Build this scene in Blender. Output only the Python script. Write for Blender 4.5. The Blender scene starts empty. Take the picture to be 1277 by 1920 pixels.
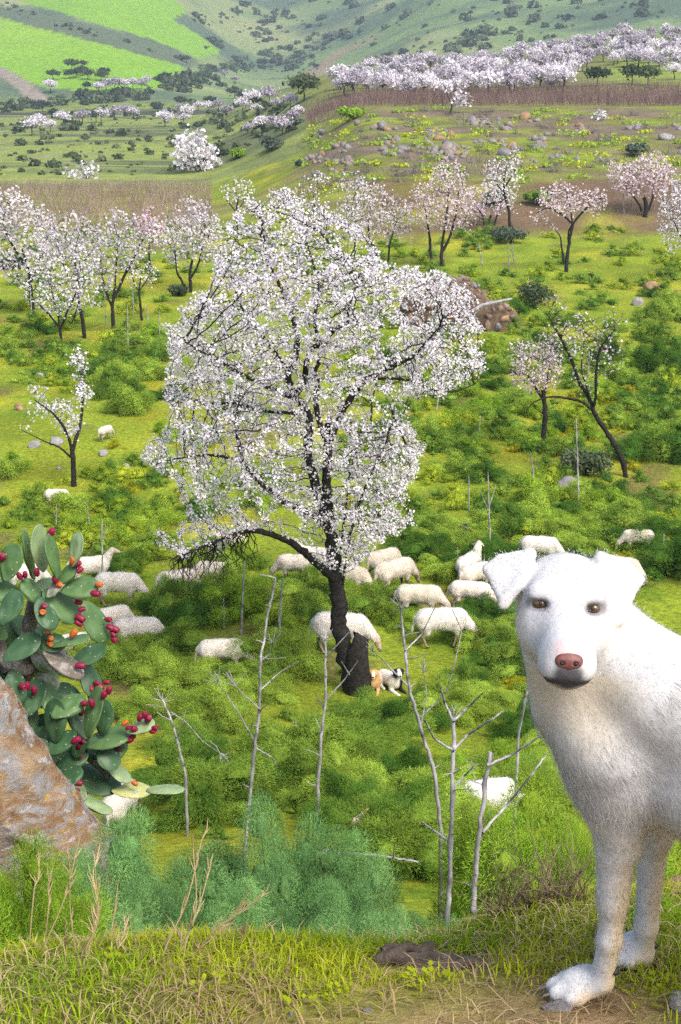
import bpy, math, random
import numpy as np
from math import radians, sin, cos, tan, pi
from mathutils import Vector, Matrix

# ------------------------------------------------------------------ camera, sky, sun, exposure
SC = bpy.context.scene
COL = SC.collection
CAM_Z = 10.6
PITCH = radians(16.2)
FPX, W0, H0 = 2800.0, 1277.0, 1920.0

cam_d = bpy.data.cameras.new('camera')
cam = bpy.data.objects.new('camera', cam_d)
COL.objects.link(cam)
cam.location = (0, 0, CAM_Z)
cam.rotation_euler = (radians(90) - PITCH, 0, 0)
cam_d.sensor_fit = 'VERTICAL'
cam_d.sensor_height = 36.0
cam_d.lens = 36.0 * FPX / H0
cam_d.clip_start = 0.05
cam_d.clip_end = 6000
SC.camera = cam

SUN_EL, SUN_AZ = radians(50), radians(143)      # azimuth from +Y (away from the camera) towards +X
world = bpy.data.worlds.new('World')
SC.world = world
world.use_nodes = True
wn = world.node_tree.nodes
sky = wn.new('ShaderNodeTexSky')
sky.sky_type = 'NISHITA'
sky.sun_disc = False
sky.sun_elevation = SUN_EL
sky.sun_rotation = SUN_AZ
sky.dust_density = 4.0
sky.air_density = 1.0
sky.ozone_density = 0.8
bg = wn['Background']
world.node_tree.links.new(sky.outputs[0], bg.inputs[0])
bg.inputs[1].default_value = 0.15
sun_d = bpy.data.lights.new('sun', 'SUN')
sun_d.energy = 1.65
sun_d.angle = radians(22)
sun_d.color = (1.0, 0.975, 0.94)
sun = bpy.data.objects.new('sun', sun_d)
COL.objects.link(sun)
sd = Vector((cos(SUN_EL) * sin(SUN_AZ), cos(SUN_EL) * cos(SUN_AZ), sin(SUN_EL)))
sun.rotation_euler = sd.to_track_quat('Z', 'Y').to_euler()
sun.location = (0, 0, 60)

SC.view_settings.view_transform = 'Standard'
SC.view_settings.look = 'None'
SC.view_settings.gamma = 1.0
SC.view_settings.exposure = 1.06
SC.render.engine = 'CYCLES'
SC.cycles.use_denoising = False
SC.cycles.denoiser = 'OPENIMAGEDENOISE'
SC.cycles.denoising_input_passes = 'RGB_ALBEDO_NORMAL'
SC.cycles.denoising_prefilter = 'ACCURATE'
SC.cycles.max_bounces = 7
SC.cycles.diffuse_bounces = 3
SC.cycles.transmission_bounces = 4
SC.cycles.volume_bounces = 0
SC.cycles.use_adaptive_sampling = True
SC.cycles.adaptive_threshold = 0.008

# ------------------------------------------------------------------ numeric helpers
R = np.random.RandomState(7)
random.seed(7)

def smooth(a, b, x):
    t = np.clip((np.asarray(x, float) - a) / (b - a), 0, 1)
    return t * t * (3 - 2 * t)

_T = np.random.RandomState(3).rand(256, 256)
def vnoise(x, y):
    x = np.asarray(x, float); y = np.asarray(y, float)
    xi = np.floor(x).astype(int); yi = np.floor(y).astype(int)
    fx = x - xi; fy = y - yi
    fx = fx * fx * (3 - 2 * fx); fy = fy * fy * (3 - 2 * fy)
    a = _T[xi & 255, yi & 255]; b = _T[(xi + 1) & 255, yi & 255]
    c = _T[xi & 255, (yi + 1) & 255]; d = _T[(xi + 1) & 255, (yi + 1) & 255]
    return (a * (1 - fx) + b * fx) * (1 - fy) + (c * (1 - fx) + d * fx) * fy
def fbm(x, y, o=4):
    s = 0; a = 0.5; n = 0
    for k in range(o):
        s = s + a * vnoise(np.asarray(x) * 2 ** k + 17.3 * k, np.asarray(y) * 2 ** k + 5.1 * k); n += a; a *= 0.5
    return s / n * 2 - 1
_T3 = np.random.RandomState(5).rand(64, 64, 64)
def vnoise3(p):
    i = np.floor(p).astype(int); f = p - i; f = f * f * (3 - 2 * f); i &= 63; j = (i + 1) & 63
    x0, y0, z0 = i[..., 0], i[..., 1], i[..., 2]; x1, y1, z1 = j[..., 0], j[..., 1], j[..., 2]
    fx, fy, fz = f[..., 0], f[..., 1], f[..., 2]
    def l(a, b, t): return a + (b - a) * t
    return l(l(l(_T3[x0, y0, z0], _T3[x1, y0, z0], fx), l(_T3[x0, y1, z0], _T3[x1, y1, z0], fx), fy),
             l(l(_T3[x0, y0, z1], _T3[x1, y0, z1], fx), l(_T3[x0, y1, z1], _T3[x1, y1, z1], fx), fy), fz) * 2 - 1
def fbm3(p, o=4):
    s = 0; a = 1; n = 0
    for k in range(o):
        s = s + a * vnoise3(p * 2 ** k + 11.7 * k); n += a; a *= 0.5
    return s / n
def unit(v):
    v = np.asarray(v, float)
    return v / np.maximum(np.linalg.norm(v, axis=-1, keepdims=True), 1e-9)

# a point seen in direction (px, py) of the photograph, at ground distance Y
CP, SP = cos(PITCH), sin(PITCH)
def U(px, py, Y):
    a = (np.asarray(px, float) - W0 / 2) / FPX
    b = (H0 / 2 - np.asarray(py, float)) / FPX
    dy = CP + b * SP; dz = -SP + b * CP
    Y = np.asarray(Y, float)
    return np.stack([a / dy * Y, Y + 0 * a, CAM_Z + dz / dy * Y], -1)
def zcam(Y, z=0.0):
    return Y * CP + (CAM_Z - z) * SP
def to_px(P):
    P = np.asarray(P, float); d = P[..., 1] * CP + (CAM_Z - P[..., 2]) * SP
    v = P[..., 1] * SP - (CAM_Z - P[..., 2]) * CP
    return np.stack([W0 / 2 + FPX * P[..., 0] / d, H0 / 2 - FPX * v / d], -1)

# ------------------------------------------------------------------ mesh helpers
class MB:
    """collects pieces of one mesh"""
    def __init__(s): s.V = []; s.F = {3: [], 4: []}; s.C = []; s.n = 0
    def add(s, V, F, c=None):
        V = np.asarray(V, float).reshape(-1, 3); F = np.asarray(F, int)
        s.V.append(V)
        if F.ndim == 2 and len(F): s.F[F.shape[1]].append(F + s.n)
        if c is None: c = (1, 1, 1)
        c = np.asarray(c, float)
        s.C.append(np.broadcast_to(c, (len(V), 3)) if c.ndim == 1 else c)
        s.n += len(V)
    def arrays(s):
        V = np.concatenate(s.V) if s.V else np.zeros((0, 3))
        C = np.concatenate(s.C) if s.C else np.zeros((0, 3))
        F3 = np.concatenate(s.F[3]) if s.F[3] else np.zeros((0, 3), int)
        F4 = np.concatenate(s.F[4]) if s.F[4] else np.zeros((0, 4), int)
        return V, F3, F4, C
    def mesh(s, name, mat, smooth_=False):
        return make_mesh(name, *s.arrays()[:3], mat, smooth_, s.arrays()[3])
    def build(s, name, mat, parent=None, smooth_=False, kind=None):
        return obj(name, s.mesh(name, mat, smooth_), parent, kind)

def make_mesh(name, V, F3, F4, mat, smooth_=False, C=None):
    me = bpy.data.meshes.new(name)
    V = np.ascontiguousarray(V, np.float32)
    n3, n4 = len(F3), len(F4)
    me.vertices.add(len(V)); me.vertices.foreach_set('co', V.ravel())
    loops = np.concatenate([np.asarray(F3, np.int32).ravel(), np.asarray(F4, np.int32).ravel()])
    me.loops.add(len(loops)); me.loops.foreach_set('vertex_index', loops)
    me.polygons.add(n3 + n4)
    starts = np.concatenate([np.arange(n3) * 3, n3 * 3 + np.arange(n4) * 4]).astype(np.int32)
    me.polygons.foreach_set('loop_start', starts)
    if smooth_:
        me.polygons.foreach_set('use_smooth', np.ones(n3 + n4, bool))
    me.update(calc_edges=True)
    if C is not None:
        at = me.color_attributes.new('tint', 'FLOAT_COLOR', 'POINT')
        C4 = np.ones((len(V), 4), np.float32); C4[:, :3] = C
        at.data.foreach_set('color', C4.ravel())
    if mat is not None: me.materials.append(mat)
    return me
def obj(name, me, parent=None, kind=None):
    o = bpy.data.objects.new(name, me); COL.objects.link(o)
    if parent is not None: o.parent = parent
    if kind: o['kind'] = kind
    return o
def thing(name, label, cat, loc=(0, 0, 0), rz=0.0, group=None, scale=1.0):
    o = bpy.data.objects.new(name, None); COL.objects.link(o)
    o.empty_display_size = 0.2
    o.location = tuple(float(c) for c in loc); o.rotation_euler = (0, 0, rz); o.scale = (scale,) * 3
    return tag(o, label, cat, group)
def tag(o, label, cat, group=None):
    o['label'] = label; o['category'] = cat
    if group: o['group'] = group
    return o
def copy_tree(o, parent=None):
    c = o.copy(); COL.objects.link(c)
    if parent is not None: c.parent = parent
    for ch in list(o.children): copy_tree(ch, c)
    return c

def tube(P, r, sides=6, cap=True):
    """a tapered tube along the points P"""
    P = np.asarray(P, float); n = len(P); r = np.broadcast_to(np.asarray(r, float), (n,))
    T = np.gradient(P, axis=0); T = unit(T)
    ref = np.array([0.0, 0, 1.0]) if abs(T[0, 2]) < 0.9 else np.array([1.0, 0, 0])
    A = np.zeros((n, 3)); a = unit(np.cross(T[0], ref))
    for i in range(n):
        a = a - T[i] * np.dot(a, T[i]); l = np.linalg.norm(a)
        a = a / l if l > 1e-6 else unit(np.cross(T[i], [0.3, 0.9, 0.2])); A[i] = a
    B = np.cross(T, A)
    th = np.arange(sides) * 2 * pi / sides
    V = P[:, None] + r[:, None, None] * (np.cos(th)[None, :, None] * A[:, None] + np.sin(th)[None, :, None] * B[:, None])
    V = V.reshape(-1, 3)
    i = np.arange(n - 1)[:, None] * sides; j = np.arange(sides)[None]; k = (np.arange(sides)[None] + 1) % sides
    F = np.stack([i + j, i + k, i + sides + k, i + sides + j], -1).reshape(-1, 4)
    return V, F
def catmull(P, m=6):
    P = np.asarray(P, float)
    if len(P) < 3: return np.stack([P[0] + (P[-1] - P[0]) * t for t in np.linspace(0, 1, m + 1)])
    Q = np.concatenate([[2 * P[0] - P[1]], P, [2 * P[-1] - P[-2]]]); out = []
    for i in range(1, len(Q) - 2):
        for t in np.arange(m) / m:
            out.append(0.5 * ((2 * Q[i]) + (Q[i + 1] - Q[i - 1]) * t + (2 * Q[i - 1] - 5 * Q[i] + 4 * Q[i + 1] - Q[i + 2]) * t * t
                              + (-Q[i - 1] + 3 * Q[i] - 3 * Q[i + 1] + Q[i + 2]) * t ** 3))
    out.append(P[-1]); return np.array(out)

# signed-distance modelling for bodies and boulders
def s_cone(a, b, ra, rb):
    a = np.asarray(a, float); b = np.asarray(b, float)
    def f(P):
        d = b - a; t = np.clip(((P - a) @ d) / max(d @ d, 1e-9), 0, 1)
        return np.linalg.norm(P - a - t[:, None] * d, axis=1) - (ra + (rb - ra) * t)
    f.box = (np.minimum(a - ra, b - rb), np.maximum(a + ra, b + rb)); return f
def s_ell(c, r, M=None):
    c = np.asarray(c, float); r = np.asarray(r, float); M = np.eye(3) if M is None else np.asarray(M, float)  # rows of M: the ellipsoid's axes
    def f(P):
        q = (P - c) @ M.T; k0 = np.linalg.norm(q / r, axis=1); k1 = np.linalg.norm(q / (r * r), axis=1)
        return k0 * (k0 - 1.0) / np.maximum(k1, 1e-6)
    m = r.max(); f.box = (c - m, c + m); return f
def s_tri(a, b, c, th):
    a, b, c = (np.asarray(v, float) for v in (a, b, c))
    ba, cb, ac = b - a, c - b, a - c; n = np.cross(ba, ac)
    def f(P):
        pa, pb, pc = P - a, P - b, P - c
        ins = (np.sign((np.cross(ba, n) * pa).sum(1)) + np.sign((np.cross(cb, n) * pb).sum(1)) + np.sign((np.cross(ac, n) * pc).sum(1))) < 2.0
        def ed(e, p): return ((e * np.clip((p @ e) / (e @ e), 0, 1)[:, None] - p) ** 2).sum(1)
        d = np.where(ins, np.minimum(np.minimum(ed(ba, pa), ed(cb, pb)), ed(ac, pc)), (pa @ n) ** 2 / (n @ n))
        return np.sqrt(d) - th
    S = np.stack([a, b, c]); f.box = (S.min(0) - th, S.max(0) + th); return f
def smin(a, b, k):
    h = np.maximum(k - np.abs(a - b), 0) / k
    return np.minimum(a, b) - h * h * k * 0.25
def sdf_mesh(prims, h, pad=0.03, disp=None):
    """prims: list of (op, f, k); op '+' joins smoothly, '-' carves. Returns V, quads (surface nets)."""
    pos = [p for p in prims if p[0] == '+']
    lo = np.min([p[1].box[0] for p in pos], 0) - pad; hi = np.max([p[1].box[1] for p in pos], 0) + pad
    N = np.ceil((hi - lo) / h).astype(int) + 1
    ax = [lo[i] + h * np.arange(N[i]) for i in range(3)]
    D = np.full(N, 1.0)
    for op, f, k in prims:
        e = k + 3 * h + 0.01
        i0 = np.maximum(np.floor((f.box[0] - e - lo) / h).astype(int), 0); i1 = np.minimum(np.ceil((f.box[1] + e - lo) / h).astype(int) + 1, N)
        if (i1 <= i0).any(): continue
        sl = tuple(slice(i0[i], i1[i]) for i in range(3))
        G_ = np.stack(np.meshgrid(*[ax[i][sl[i]] for i in range(3)], indexing='ij'), -1); sh = G_.shape[:3]
        d = f(G_.reshape(-1, 3)).reshape(sh)
        D[sl] = smin(D[sl], d, k) if op == '+' else -smin(-D[sl], d, k)
    if disp is not None:
        m = np.abs(D) < disp[1] + 2 * h; ii = np.argwhere(m)
        D[m] += disp[0](lo + ii * h)
    S = D < 0
    c = [(a, b, d_) for a in (0, 1) for b in (0, 1) for d_ in (0, 1)]
    M = [n - 1 for n in N]
    cnt = sum(S[a:a + M[0], b:b + M[1], d_:d_ + M[2]].astype(np.int8) for a, b, d_ in c)
    act = (cnt > 0) & (cnt < 8); ids = np.argwhere(act); idx = -np.ones(act.shape, int); idx[act] = np.arange(len(ids))
    acc = np.zeros((len(ids), 3)); num = np.zeros(len(ids))
    for a in c:
        for b in c:
            if sum(abs(a[i] - b[i]) for i in range(3)) == 1 and a < b:
                da = D[tuple((ids + a).T)]; db = D[tuple((ids + b).T)]; x = (da < 0) != (db < 0)
                t = np.where(x, da / np.where(x, da - db, 1), 0)
                acc += np.where(x[:, None], np.array(a) + t[:, None] * (np.array(b) - np.array(a)), 0); num += x
    V = lo + h * (ids + acc / num[:, None])
    quads = []
    for ax_ in range(3):
        o1, o2 = [i for i in range(3) if i != ax_]
        s0 = [slice(1, M[i]) for i in range(3)]; s0[ax_] = slice(0, M[ax_])
        s1 = list(s0); s1[ax_] = slice(1, M[ax_] + 1)
        A = S[tuple(s0)]; B = S[tuple(s1)]; E = np.argwhere(A != B)
        if not len(E): continue
        off = np.array([1, 1, 1]); off[ax_] = 0; E2 = E + off
        fl = A[tuple(E.T)]
        e1 = np.zeros(3, int); e1[o1] = 1; e2 = np.zeros(3, int); e2[o2] = 1
        q = np.stack([idx[tuple((E2 - e1 - e2).T)], idx[tuple((E2 - e2).T)], idx[tuple(E2.T)], idx[tuple((E2 - e1).T)]], -1)
        if ax_ == 1: fl = ~fl
        q = np.where(fl[:, None], q, q[:, ::-1]); quads.append(q)
    Q = np.concatenate(quads); Q = Q[(Q >= 0).all(1)]
    return V, Q
def vnormals(V, Q):
    n = np.cross(V[Q[:, 2]] - V[Q[:, 0]], V[Q[:, 3]] - V[Q[:, 1]]); N = np.zeros_like(V)
    for k in range(4): np.add.at(N, Q[:, k], n)
    return unit(N)

# ------------------------------------------------------------------ materials
def mat_new(name):
    m = bpy.data.materials.new(name); m.use_nodes = True
    return m, m.node_tree.nodes, m.node_tree.links, m.node_tree.nodes['Principled BSDF']
def nd(ns, t, **kw):
    n = ns.new(t)
    for k, v in kw.items(): setattr(n, k, v)
    return n
def ramp(ns, stops):
    n = ns.new('ShaderNodeValToRGB'); e = n.color_ramp.elements
    while len(e) > 1: e.remove(e[-1])
    e[0].position, e[0].color = stops[0][0], (*stops[0][1], 1)
    for p, c in stops[1:]:
        x = e.new(p); x.color = (*c, 1)
    return n
def mix(ns, ls, a, b, fac, mode='MIX'):
    n = nd(ns, 'ShaderNodeMix', data_type='RGBA', blend_type=mode)
    for s, v in ((n.inputs['Factor'], fac), (n.inputs[6], a), (n.inputs[7], b)):
        if hasattr(v, 'is_linked') or hasattr(v, 'links'): ls.new(v, s)
        elif isinstance(v, (int, float)): s.default_value = v
        else: s.default_value = (*v, 1)
    return n.outputs[2]
def noise(ns, ls, scale, detail=4, rough=0.6, coord='Object', dist=0.0):
    tc = nd(ns, 'ShaderNodeTexCoord'); n = nd(ns, 'ShaderNodeTexNoise')
    n.inputs['Scale'].default_value = scale; n.inputs['Detail'].default_value = detail; n.inputs['Roughness'].default_value = rough
    n.inputs['Distortion'].default_value = dist
    ls.new(tc.outputs[coord], n.inputs['Vector']); return n.outputs[0]
def bump(ns, ls, h, strength, dist, bsdf):
    b = nd(ns, 'ShaderNodeBump'); b.inputs['Strength'].default_value = strength; b.inputs['Distance'].default_value = dist
    ls.new(h, b.inputs['Height']); ls.new(b.outputs[0], bsdf.inputs['Normal'])
def m_leaf(name, ca, cb, trans=0.35, rough=0.6, scale=3.0, vary=0.3):
    """leaf or petal: colour between ca and cb by object and by place, part of the light passes through"""
    m, ns, ls, p = mat_new(name)
    at = nd(ns, 'ShaderNodeAttribute', attribute_name='tint')
    oi = nd(ns, 'ShaderNodeObjectInfo')
    nz = noise(ns, ls, scale, 2)
    ad = nd(ns, 'ShaderNodeMath', operation='MULTIPLY_ADD'); ls.new(oi.outputs['Random'], ad.inputs[0]); ad.inputs[1].default_value = vary
    sb = nd(ns, 'ShaderNodeMath', operation='SUBTRACT'); ls.new(nz, sb.inputs[0]); sb.inputs[1].default_value = vary / 2
    ls.new(sb.outputs[0], ad.inputs[2])
    rp = ramp(ns, [(0.3, ca), (0.7, cb)]); ls.new(ad.outputs[0], rp.inputs[0])
    col = mix(ns, ls, rp.outputs[0], at.outputs[0], 1.0, 'MULTIPLY')
    df = nd(ns, 'ShaderNodeBsdfDiffuse'); tr = nd(ns, 'ShaderNodeBsdfTranslucent'); mx = nd(ns, 'ShaderNodeMixShader')
    ls.new(col, df.inputs[0]); ls.new(col, tr.inputs[0]); mx.inputs[0].default_value = trans
    ls.new(df.outputs[0], mx.inputs[1]); ls.new(tr.outputs[0], mx.inputs[2])
    ls.new(mx.outputs[0], ns['Material Output'].inputs[0]); ns.remove(p)
    return m
def m_solid(name, ca, cb, scale=8, rough=0.8, bmp=0.0, bdist=0.01, tint=False, detail=5, spec=0.3):
    m, ns, ls, p = mat_new(name)
    nz = noise(ns, ls, scale, detail, 0.65)
    rp = ramp(ns, [(0.32, ca), (0.68, cb)]); ls.new(nz, rp.inputs[0]); c = rp.outputs[0]
    if tint:
        at = nd(ns, 'ShaderNodeAttribute', attribute_name='tint'); c = mix(ns, ls, c, at.outputs[0], 1.0, 'MULTIPLY')
    ls.new(c, p.inputs['Base Color']); p.inputs['Roughness'].default_value = rough; p.inputs['Specular IOR Level'].default_value = spec
    if bmp: bump(ns, ls, noise(ns, ls, scale * 2.5, detail, 0.7), bmp, bdist, p)
    return m
# ------------------------------------------------------------------ the ground: ledge, bank, meadow, terraces, valley, hills
_PY = np.array([-40, -6, 0, 1.4, 2.0, 2.3, 2.6, 2.85, 3.3, 4.2, 6, 8, 10, 12, 14.4, 19.2, 25, 32, 40, 60, 83, 100, 170, 300, 480, 540, 600, 5000.0])
_PZ = np.array([11.5, 9.7, 9.3, 9.15, 9.09, 9.05, 8.97, 8.83, 8.35, 7.3, 6.0, 4.95, 4.1, 3.35, 2.6, 1.2, 0, -.15, -.2, -.1, 0.1, 0.2, 0, -1.8, -1.0, -1.5, 2.0, 2.0])
_t = np.array([-40, -6, 0, 1.4, 2.0, 2.3, 2.6, 2.85, 3.3, 4.2, 6, 8, 10, 12, 14.4, 19.2, 25, 32, 40, 60, 83, 100, 170, 300, 480, 540, 600, 5000.0])
def G(x, y):
    x = np.asarray(x, float); y = np.asarray(y, float)
    yr = y; sh_ = (.20 * fbm(x * 1.5 + 3, y * .6, 3) + .10 * x) * smooth(1.6, 2.4, y) * smooth(6, 3.5, y) * (np.abs(x) < 5); y = y - sh_
    z = np.interp(y, _PY, _PZ)
    for o in (-0.12, 0.12): z = z + np.interp(y + o * np.clip(np.abs(y), .5, 60), _PY, _PZ)
    z = z / 3
    z = z + np.where((y < 3.4) & (y > -2), 1, 0) * (np.interp(y, _PY, _PZ) - z) * smooth(3.4, 2.6, y)
    y = yr; ys = np.maximum(y, 1.0); u = x / ys
    near = smooth(3.0, 10, y)
    z = z + near * smooth(200, 80, y) * (0.35 * fbm(x * .11, y * .11, 3) + 0.10 * fbm(x * .6 + 9, y * .6, 3))
    z = z + smooth(4, 2, y) * 0.035 * fbm(x * 2.2, y * 2.2, 4)
    # the rocky terrace and the orchard hill on the right
    wr = smooth(-0.105, 0.015, u + 0.03 * fbm(x * .05, y * .05, 3))
    ter = np.interp(y, [98, 104, 113, 118, 131, 136, 158, 163, 200, 250, 300, 350, 480, 620], [0, .6, 3.0, 3.4, 5.0, 5.2, 6.8, 7.4, 8.6, 11.0, 13.4, 14.4, 7.0, 0])
    z = z + wr * ter
    z = z + smooth(0.02, 0.24, u) * np.interp(y, [190, 250, 300, 360, 480, 620], [0, 2.2, 5, 8.0, 4, 0])
    # low terraces of the valley floor on the left
    wl = smooth(0.0, -0.05, u) * smooth(150, 175, y) * smooth(470, 420, y)
    z = z + wl * (1.2 * fbm(x * .02, y * .03, 3) + 0.8 * np.floor(3 * fbm(x * .012 + 3, y * .016, 2)) / 3)
    # far hills
    nA = fbm(x * .0035, y * .0035, 4)
    hA = np.clip(y - 565, 0, 900) * .125 * smooth(-0.045, -0.17, u)
    hB = np.clip(y - 600, 0, 460) * .115 * smooth(-0.05, 0.10, u) + np.clip(y - 640, 0, 400) * 0.05 * smooth(.08, .26, u)
    hC = np.clip(y - 1060, 0, 2000) * .17 * (1 + .25 * nA)
    z = z + hA + hB + hC + smooth(600, 900, y) * 9 * nA + smooth(560, 800, y) * 5.5 * (.5 - np.abs(fbm(x * .009, y * .009, 4))) * 1.6
    return z
_TU = np.linspace(-.45, .45, 361); _TY = np.geomspace(1.2, 2600, 900)
_TZ = G(_TU[:, None] * _TY[None], np.broadcast_to(_TY[None], (361, 900)))
def ground_hit(px, py, y0=3.2, y1=2400.0):
    """where the line of sight through (px, py) meets the ground; x / y stays the same along it"""
    q = U(px, py, 1.0); u = float(np.clip(q[0], -.449, .449)); sl = q[2] - CAM_Z
    k = (u + .45) / .9 * 360; i = int(k); f = k - i
    z = _TZ[i] * (1 - f) + _TZ[i + 1] * f; d = CAM_Z + sl * _TY - z; m = (_TY >= y0) & (_TY <= y1); w = np.where(m & (d < 0))[0]
    if not len(w): y = y1
    elif w[0] == 0 or not m[w[0] - 1]: y = _TY[w[0]]
    else:
        j = w[0]; y = _TY[j - 1] + (_TY[j] - _TY[j - 1]) * d[j - 1] / (d[j - 1] - d[j])
    x = q[0] * y; return np.array([x, y, float(G(x, y))])
def on_ground(x, y): return np.array([x, y, float(G(x, y))])

def seg_dist(x, y, pts):
    d = np.full(np.shape(x), 1e9)
    for (ax_, ay), (bx_, by) in zip(pts[:-1], pts[1:]):
        dx, dy = bx_ - ax_, by - ay; t = np.clip(((x - ax_) * dx + (y - ay) * dy) / (dx * dx + dy * dy + 1e-9), 0, 1)
        d = np.minimum(d, np.hypot(x - ax_ - t * dx, y - ay - t * dy))
    return d
def in_poly(x, y, poly):
    c = np.zeros(len(x), bool); n = len(poly)
    for i in range(n):
        (x0, y0), (x1, y1) = poly[i], poly[i - 1]
        m = ((y0 > y) != (y1 > y)) & (x < (x1 - x0) * (y - y0) / (y1 - y0 + 1e-9) + x0); c ^= m
    return c
def build_ground():
    ys = np.concatenate([np.linspace(-30, 0.6, 24), np.linspace(0.7, 3.6, 110), np.geomspace(3.65, 110, 250), np.linspace(110.8, 210, 110), np.geomspace(212, 3200, 330)])
    us = np.concatenate([np.linspace(-1.3, -.32, 26), np.linspace(-.31, .31, 240), np.linspace(.32, 1.3, 26)])
    Yg, Ug = np.meshgrid(ys, us, indexing='ij')
    X = Ug * np.maximum(np.abs(Yg) * 1.0, 7.0); X = np.where(Yg > 7, Ug * Yg, X)
    Z = G(X, Yg); n, m = X.shape
    V = np.stack([X, Yg, Z], -1).reshape(-1, 3)
    i, j = np.meshgrid(np.arange(n - 1), np.arange(m - 1), indexing='ij'); a = (i * m + j).ravel()
    F = np.stack([a, a + 1, a + m + 1, a + m], -1)
    x, y = V[:, 0], V[:, 1]; u = x / np.maximum(y, 1)
    def L(c): return np.array(c)[None, :] * np.ones((len(V), 1))
    C = L((.185, .235, .018))
    n1 = fbm(x * .25, y * .25, 4); n2 = fbm(x * .9 + 40, y * .9, 3); n3 = fbm(x * .02 + 7, y * .02, 4)
    def blend(C, c, w): return C * (1 - w[:, None]) + np.array(c)[None, :] * w[:, None]
    C = blend(C, (.30, .285, .022), np.clip(n1 * 1.6 + .15, 0, .9))
    C = blend(C, (.09, .17, .012), np.clip(n2 * 1.7 - .3, 0, .6))
    C = blend(C, (.13, .095, .045), np.clip(fbm(x * .5 + 90, y * .5, 4) * 3.0 - .85, 0, .7))
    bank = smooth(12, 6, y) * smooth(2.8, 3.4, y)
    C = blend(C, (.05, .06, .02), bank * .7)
    # ledge: bare soil and straw between the grass
    led = smooth(3.5, 2.9, y)
    C = blend(C, (.22, .145, .075), led * np.clip(.72 + 1.2 * fbm(x * 3.1, y * 3.1, 4) + smooth(2.45, 2.0, y) * .4, 0, 1))
    C = blend(C, (.15, .16, .035), led * np.clip(fbm(x * 2.2 + 20, y * 2.2, 3) * 2 + smooth(2.2, 2.6, y) * .3, 0, .8))
    # left vineyard soil
    vl = smooth(-.05, -.075, u + .01 * n3) * smooth(100, 106, y) * smooth(158, 150, y)
    C = blend(C, (.14, .09, .06), vl * np.clip(.45 + 1.6 * n3, 0, 1))
    # right bank of brown soil and the rocky terrace
    wr = smooth(-.05, .0, u)
    bb = wr * smooth(99, 103, y) * smooth(122, 113, y)
    C = blend(C, (.125, .085, .05), bb * np.clip(.75 + 1.6 * fbm(x * .18, y * .18, 3), 0, 1))
    tr = wr * smooth(113, 120, y) * smooth(175, 165, y)
    C = blend(C, (.20, .24, .02), tr * np.clip(2.5 * fbm(x * .10 + 33, y * .16, 3), 0, .9))
    C = blend(C, (.13, .13, .05), tr * np.clip(.45 + 1.3 * n1, 0, .9))
    C = blend(C, (.15, .11, .08), tr * np.clip(3.0 * fbm(x * .13 + 5, y * .2, 4) + .15, 0, .9))
    C = blend(C, (.17, .155, .07), smooth(-.005, -.06, u) * smooth(-.16, -.05, u) * smooth(104, 118, y) * smooth(240, 200, y) * np.clip(2.5 * fbm(x * .1, y * .1, 4) + .3, 0, .8))
    vr = wr * smooth(166, 172, y) * smooth(215, 205, y)
    C = blend(C, (.15, .14, .055), vr * .75)
    # orchard hill
    orc = smooth(-.04, .0, u) * smooth(205, 220, y) * smooth(520, 420, y)
    C = blend(C, (.15, .15, .06), orc * .85)
    C = blend(C, (.20, .26, .04), orc * smooth(.15, .19, u + .02 * n3) * .9)
    # valley floor
    val = smooth(150, 162, y) * smooth(-.0, -.04, u) * smooth(600, 540, y)
    C = blend(C, (.21, .25, .06), val)
    C = blend(C, (.10, .12, .055), val * np.clip(3.2 * fbm(x * .02 + 8, y * .06, 4), 0, 1))
    C = blend(C, (.24, .20, .14), val * smooth(.72, .80, fbm(x * .025 + 60, y * .05, 3) * .5 + .5))
    gul = smooth(22, 9, np.abs(y - 545 - 60 * u)) * smooth(.02, -.05, u)
    C = blend(C, (.055, .05, .045), gul * .9)
    # hills
    far = smooth(556, 600, y)
    C = blend(C, (.17, .235, .085), far)
    C = blend(C, (.27, .295, .12), far * np.clip(2.4 * fbm(x * .009 + 30, y * .009, 4) + .1, 0, 1))
    C = blend(C, (.085, .125, .075), far * np.clip(2.8 * fbm(x * .012 + 90, y * .02, 4) - .15, 0, .9))
    Q = to_px(V); wob = np.stack([7 * fbm(x * .02, y * .01, 3), 4 * fbm(x * .02 + 9, y * .01, 3)], -1); qx, qy = Q[:, 0] + wob[:, 0], Q[:, 1] + wob[:, 1]
    hill = (y > 556) & (y < 2600)
    for poly in ([(-2600, -400), (-400, -150), (0, 34), (120, 62), (230, 92), (345, 124), (325, 150), (290, 166), (180, 172), (90, 165), (40, 150), (0, 132), (-400, 90), (-2600, 100)], [(20, -60), (210, -60), (300, 18), (400, 88), (414, 100), (372, 110), (250, 64), (120, 26), (40, 2)], [(190, -40), (270, -40), (340, 14), (352, 24), (330, 34), (240, 14)]):
        f = (in_poly(qx, qy, poly) & hill).astype(float)
        C = blend(C, (.19, .35, .025), f); C = blend(C, (.27, .41, .035), f * np.clip(2 * fbm(x * .006 + 3, y * .004, 3), 0, .9))
    strip = (in_poly(qx, qy, [(-2600, -520), (0, 8), (120, 32), (250, 68), (372, 114), (352, 126), (240, 94), (120, 64), (0, 30), (-2600, -420)]) & hill).astype(float)
    C = blend(C, (.11, .14, .075), strip)
    w = [ground_hit(a, b)[:2] for a, b in ((-10, 128), (30, 150), (62, 176), (78, 192))]
    C = blend(C, (.26, .22, .17), smooth(4.5, 3, seg_dist(x, y, w)) * smooth(540, 560, y))
    w = [ground_hit(a, b)[:2] for a, b in ((592, 138), (600, 122), (640, 98), (690, 78))]
    C = blend(C, (.27, .21, .12), smooth(14, 7, seg_dist(x, y, w)))
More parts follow.
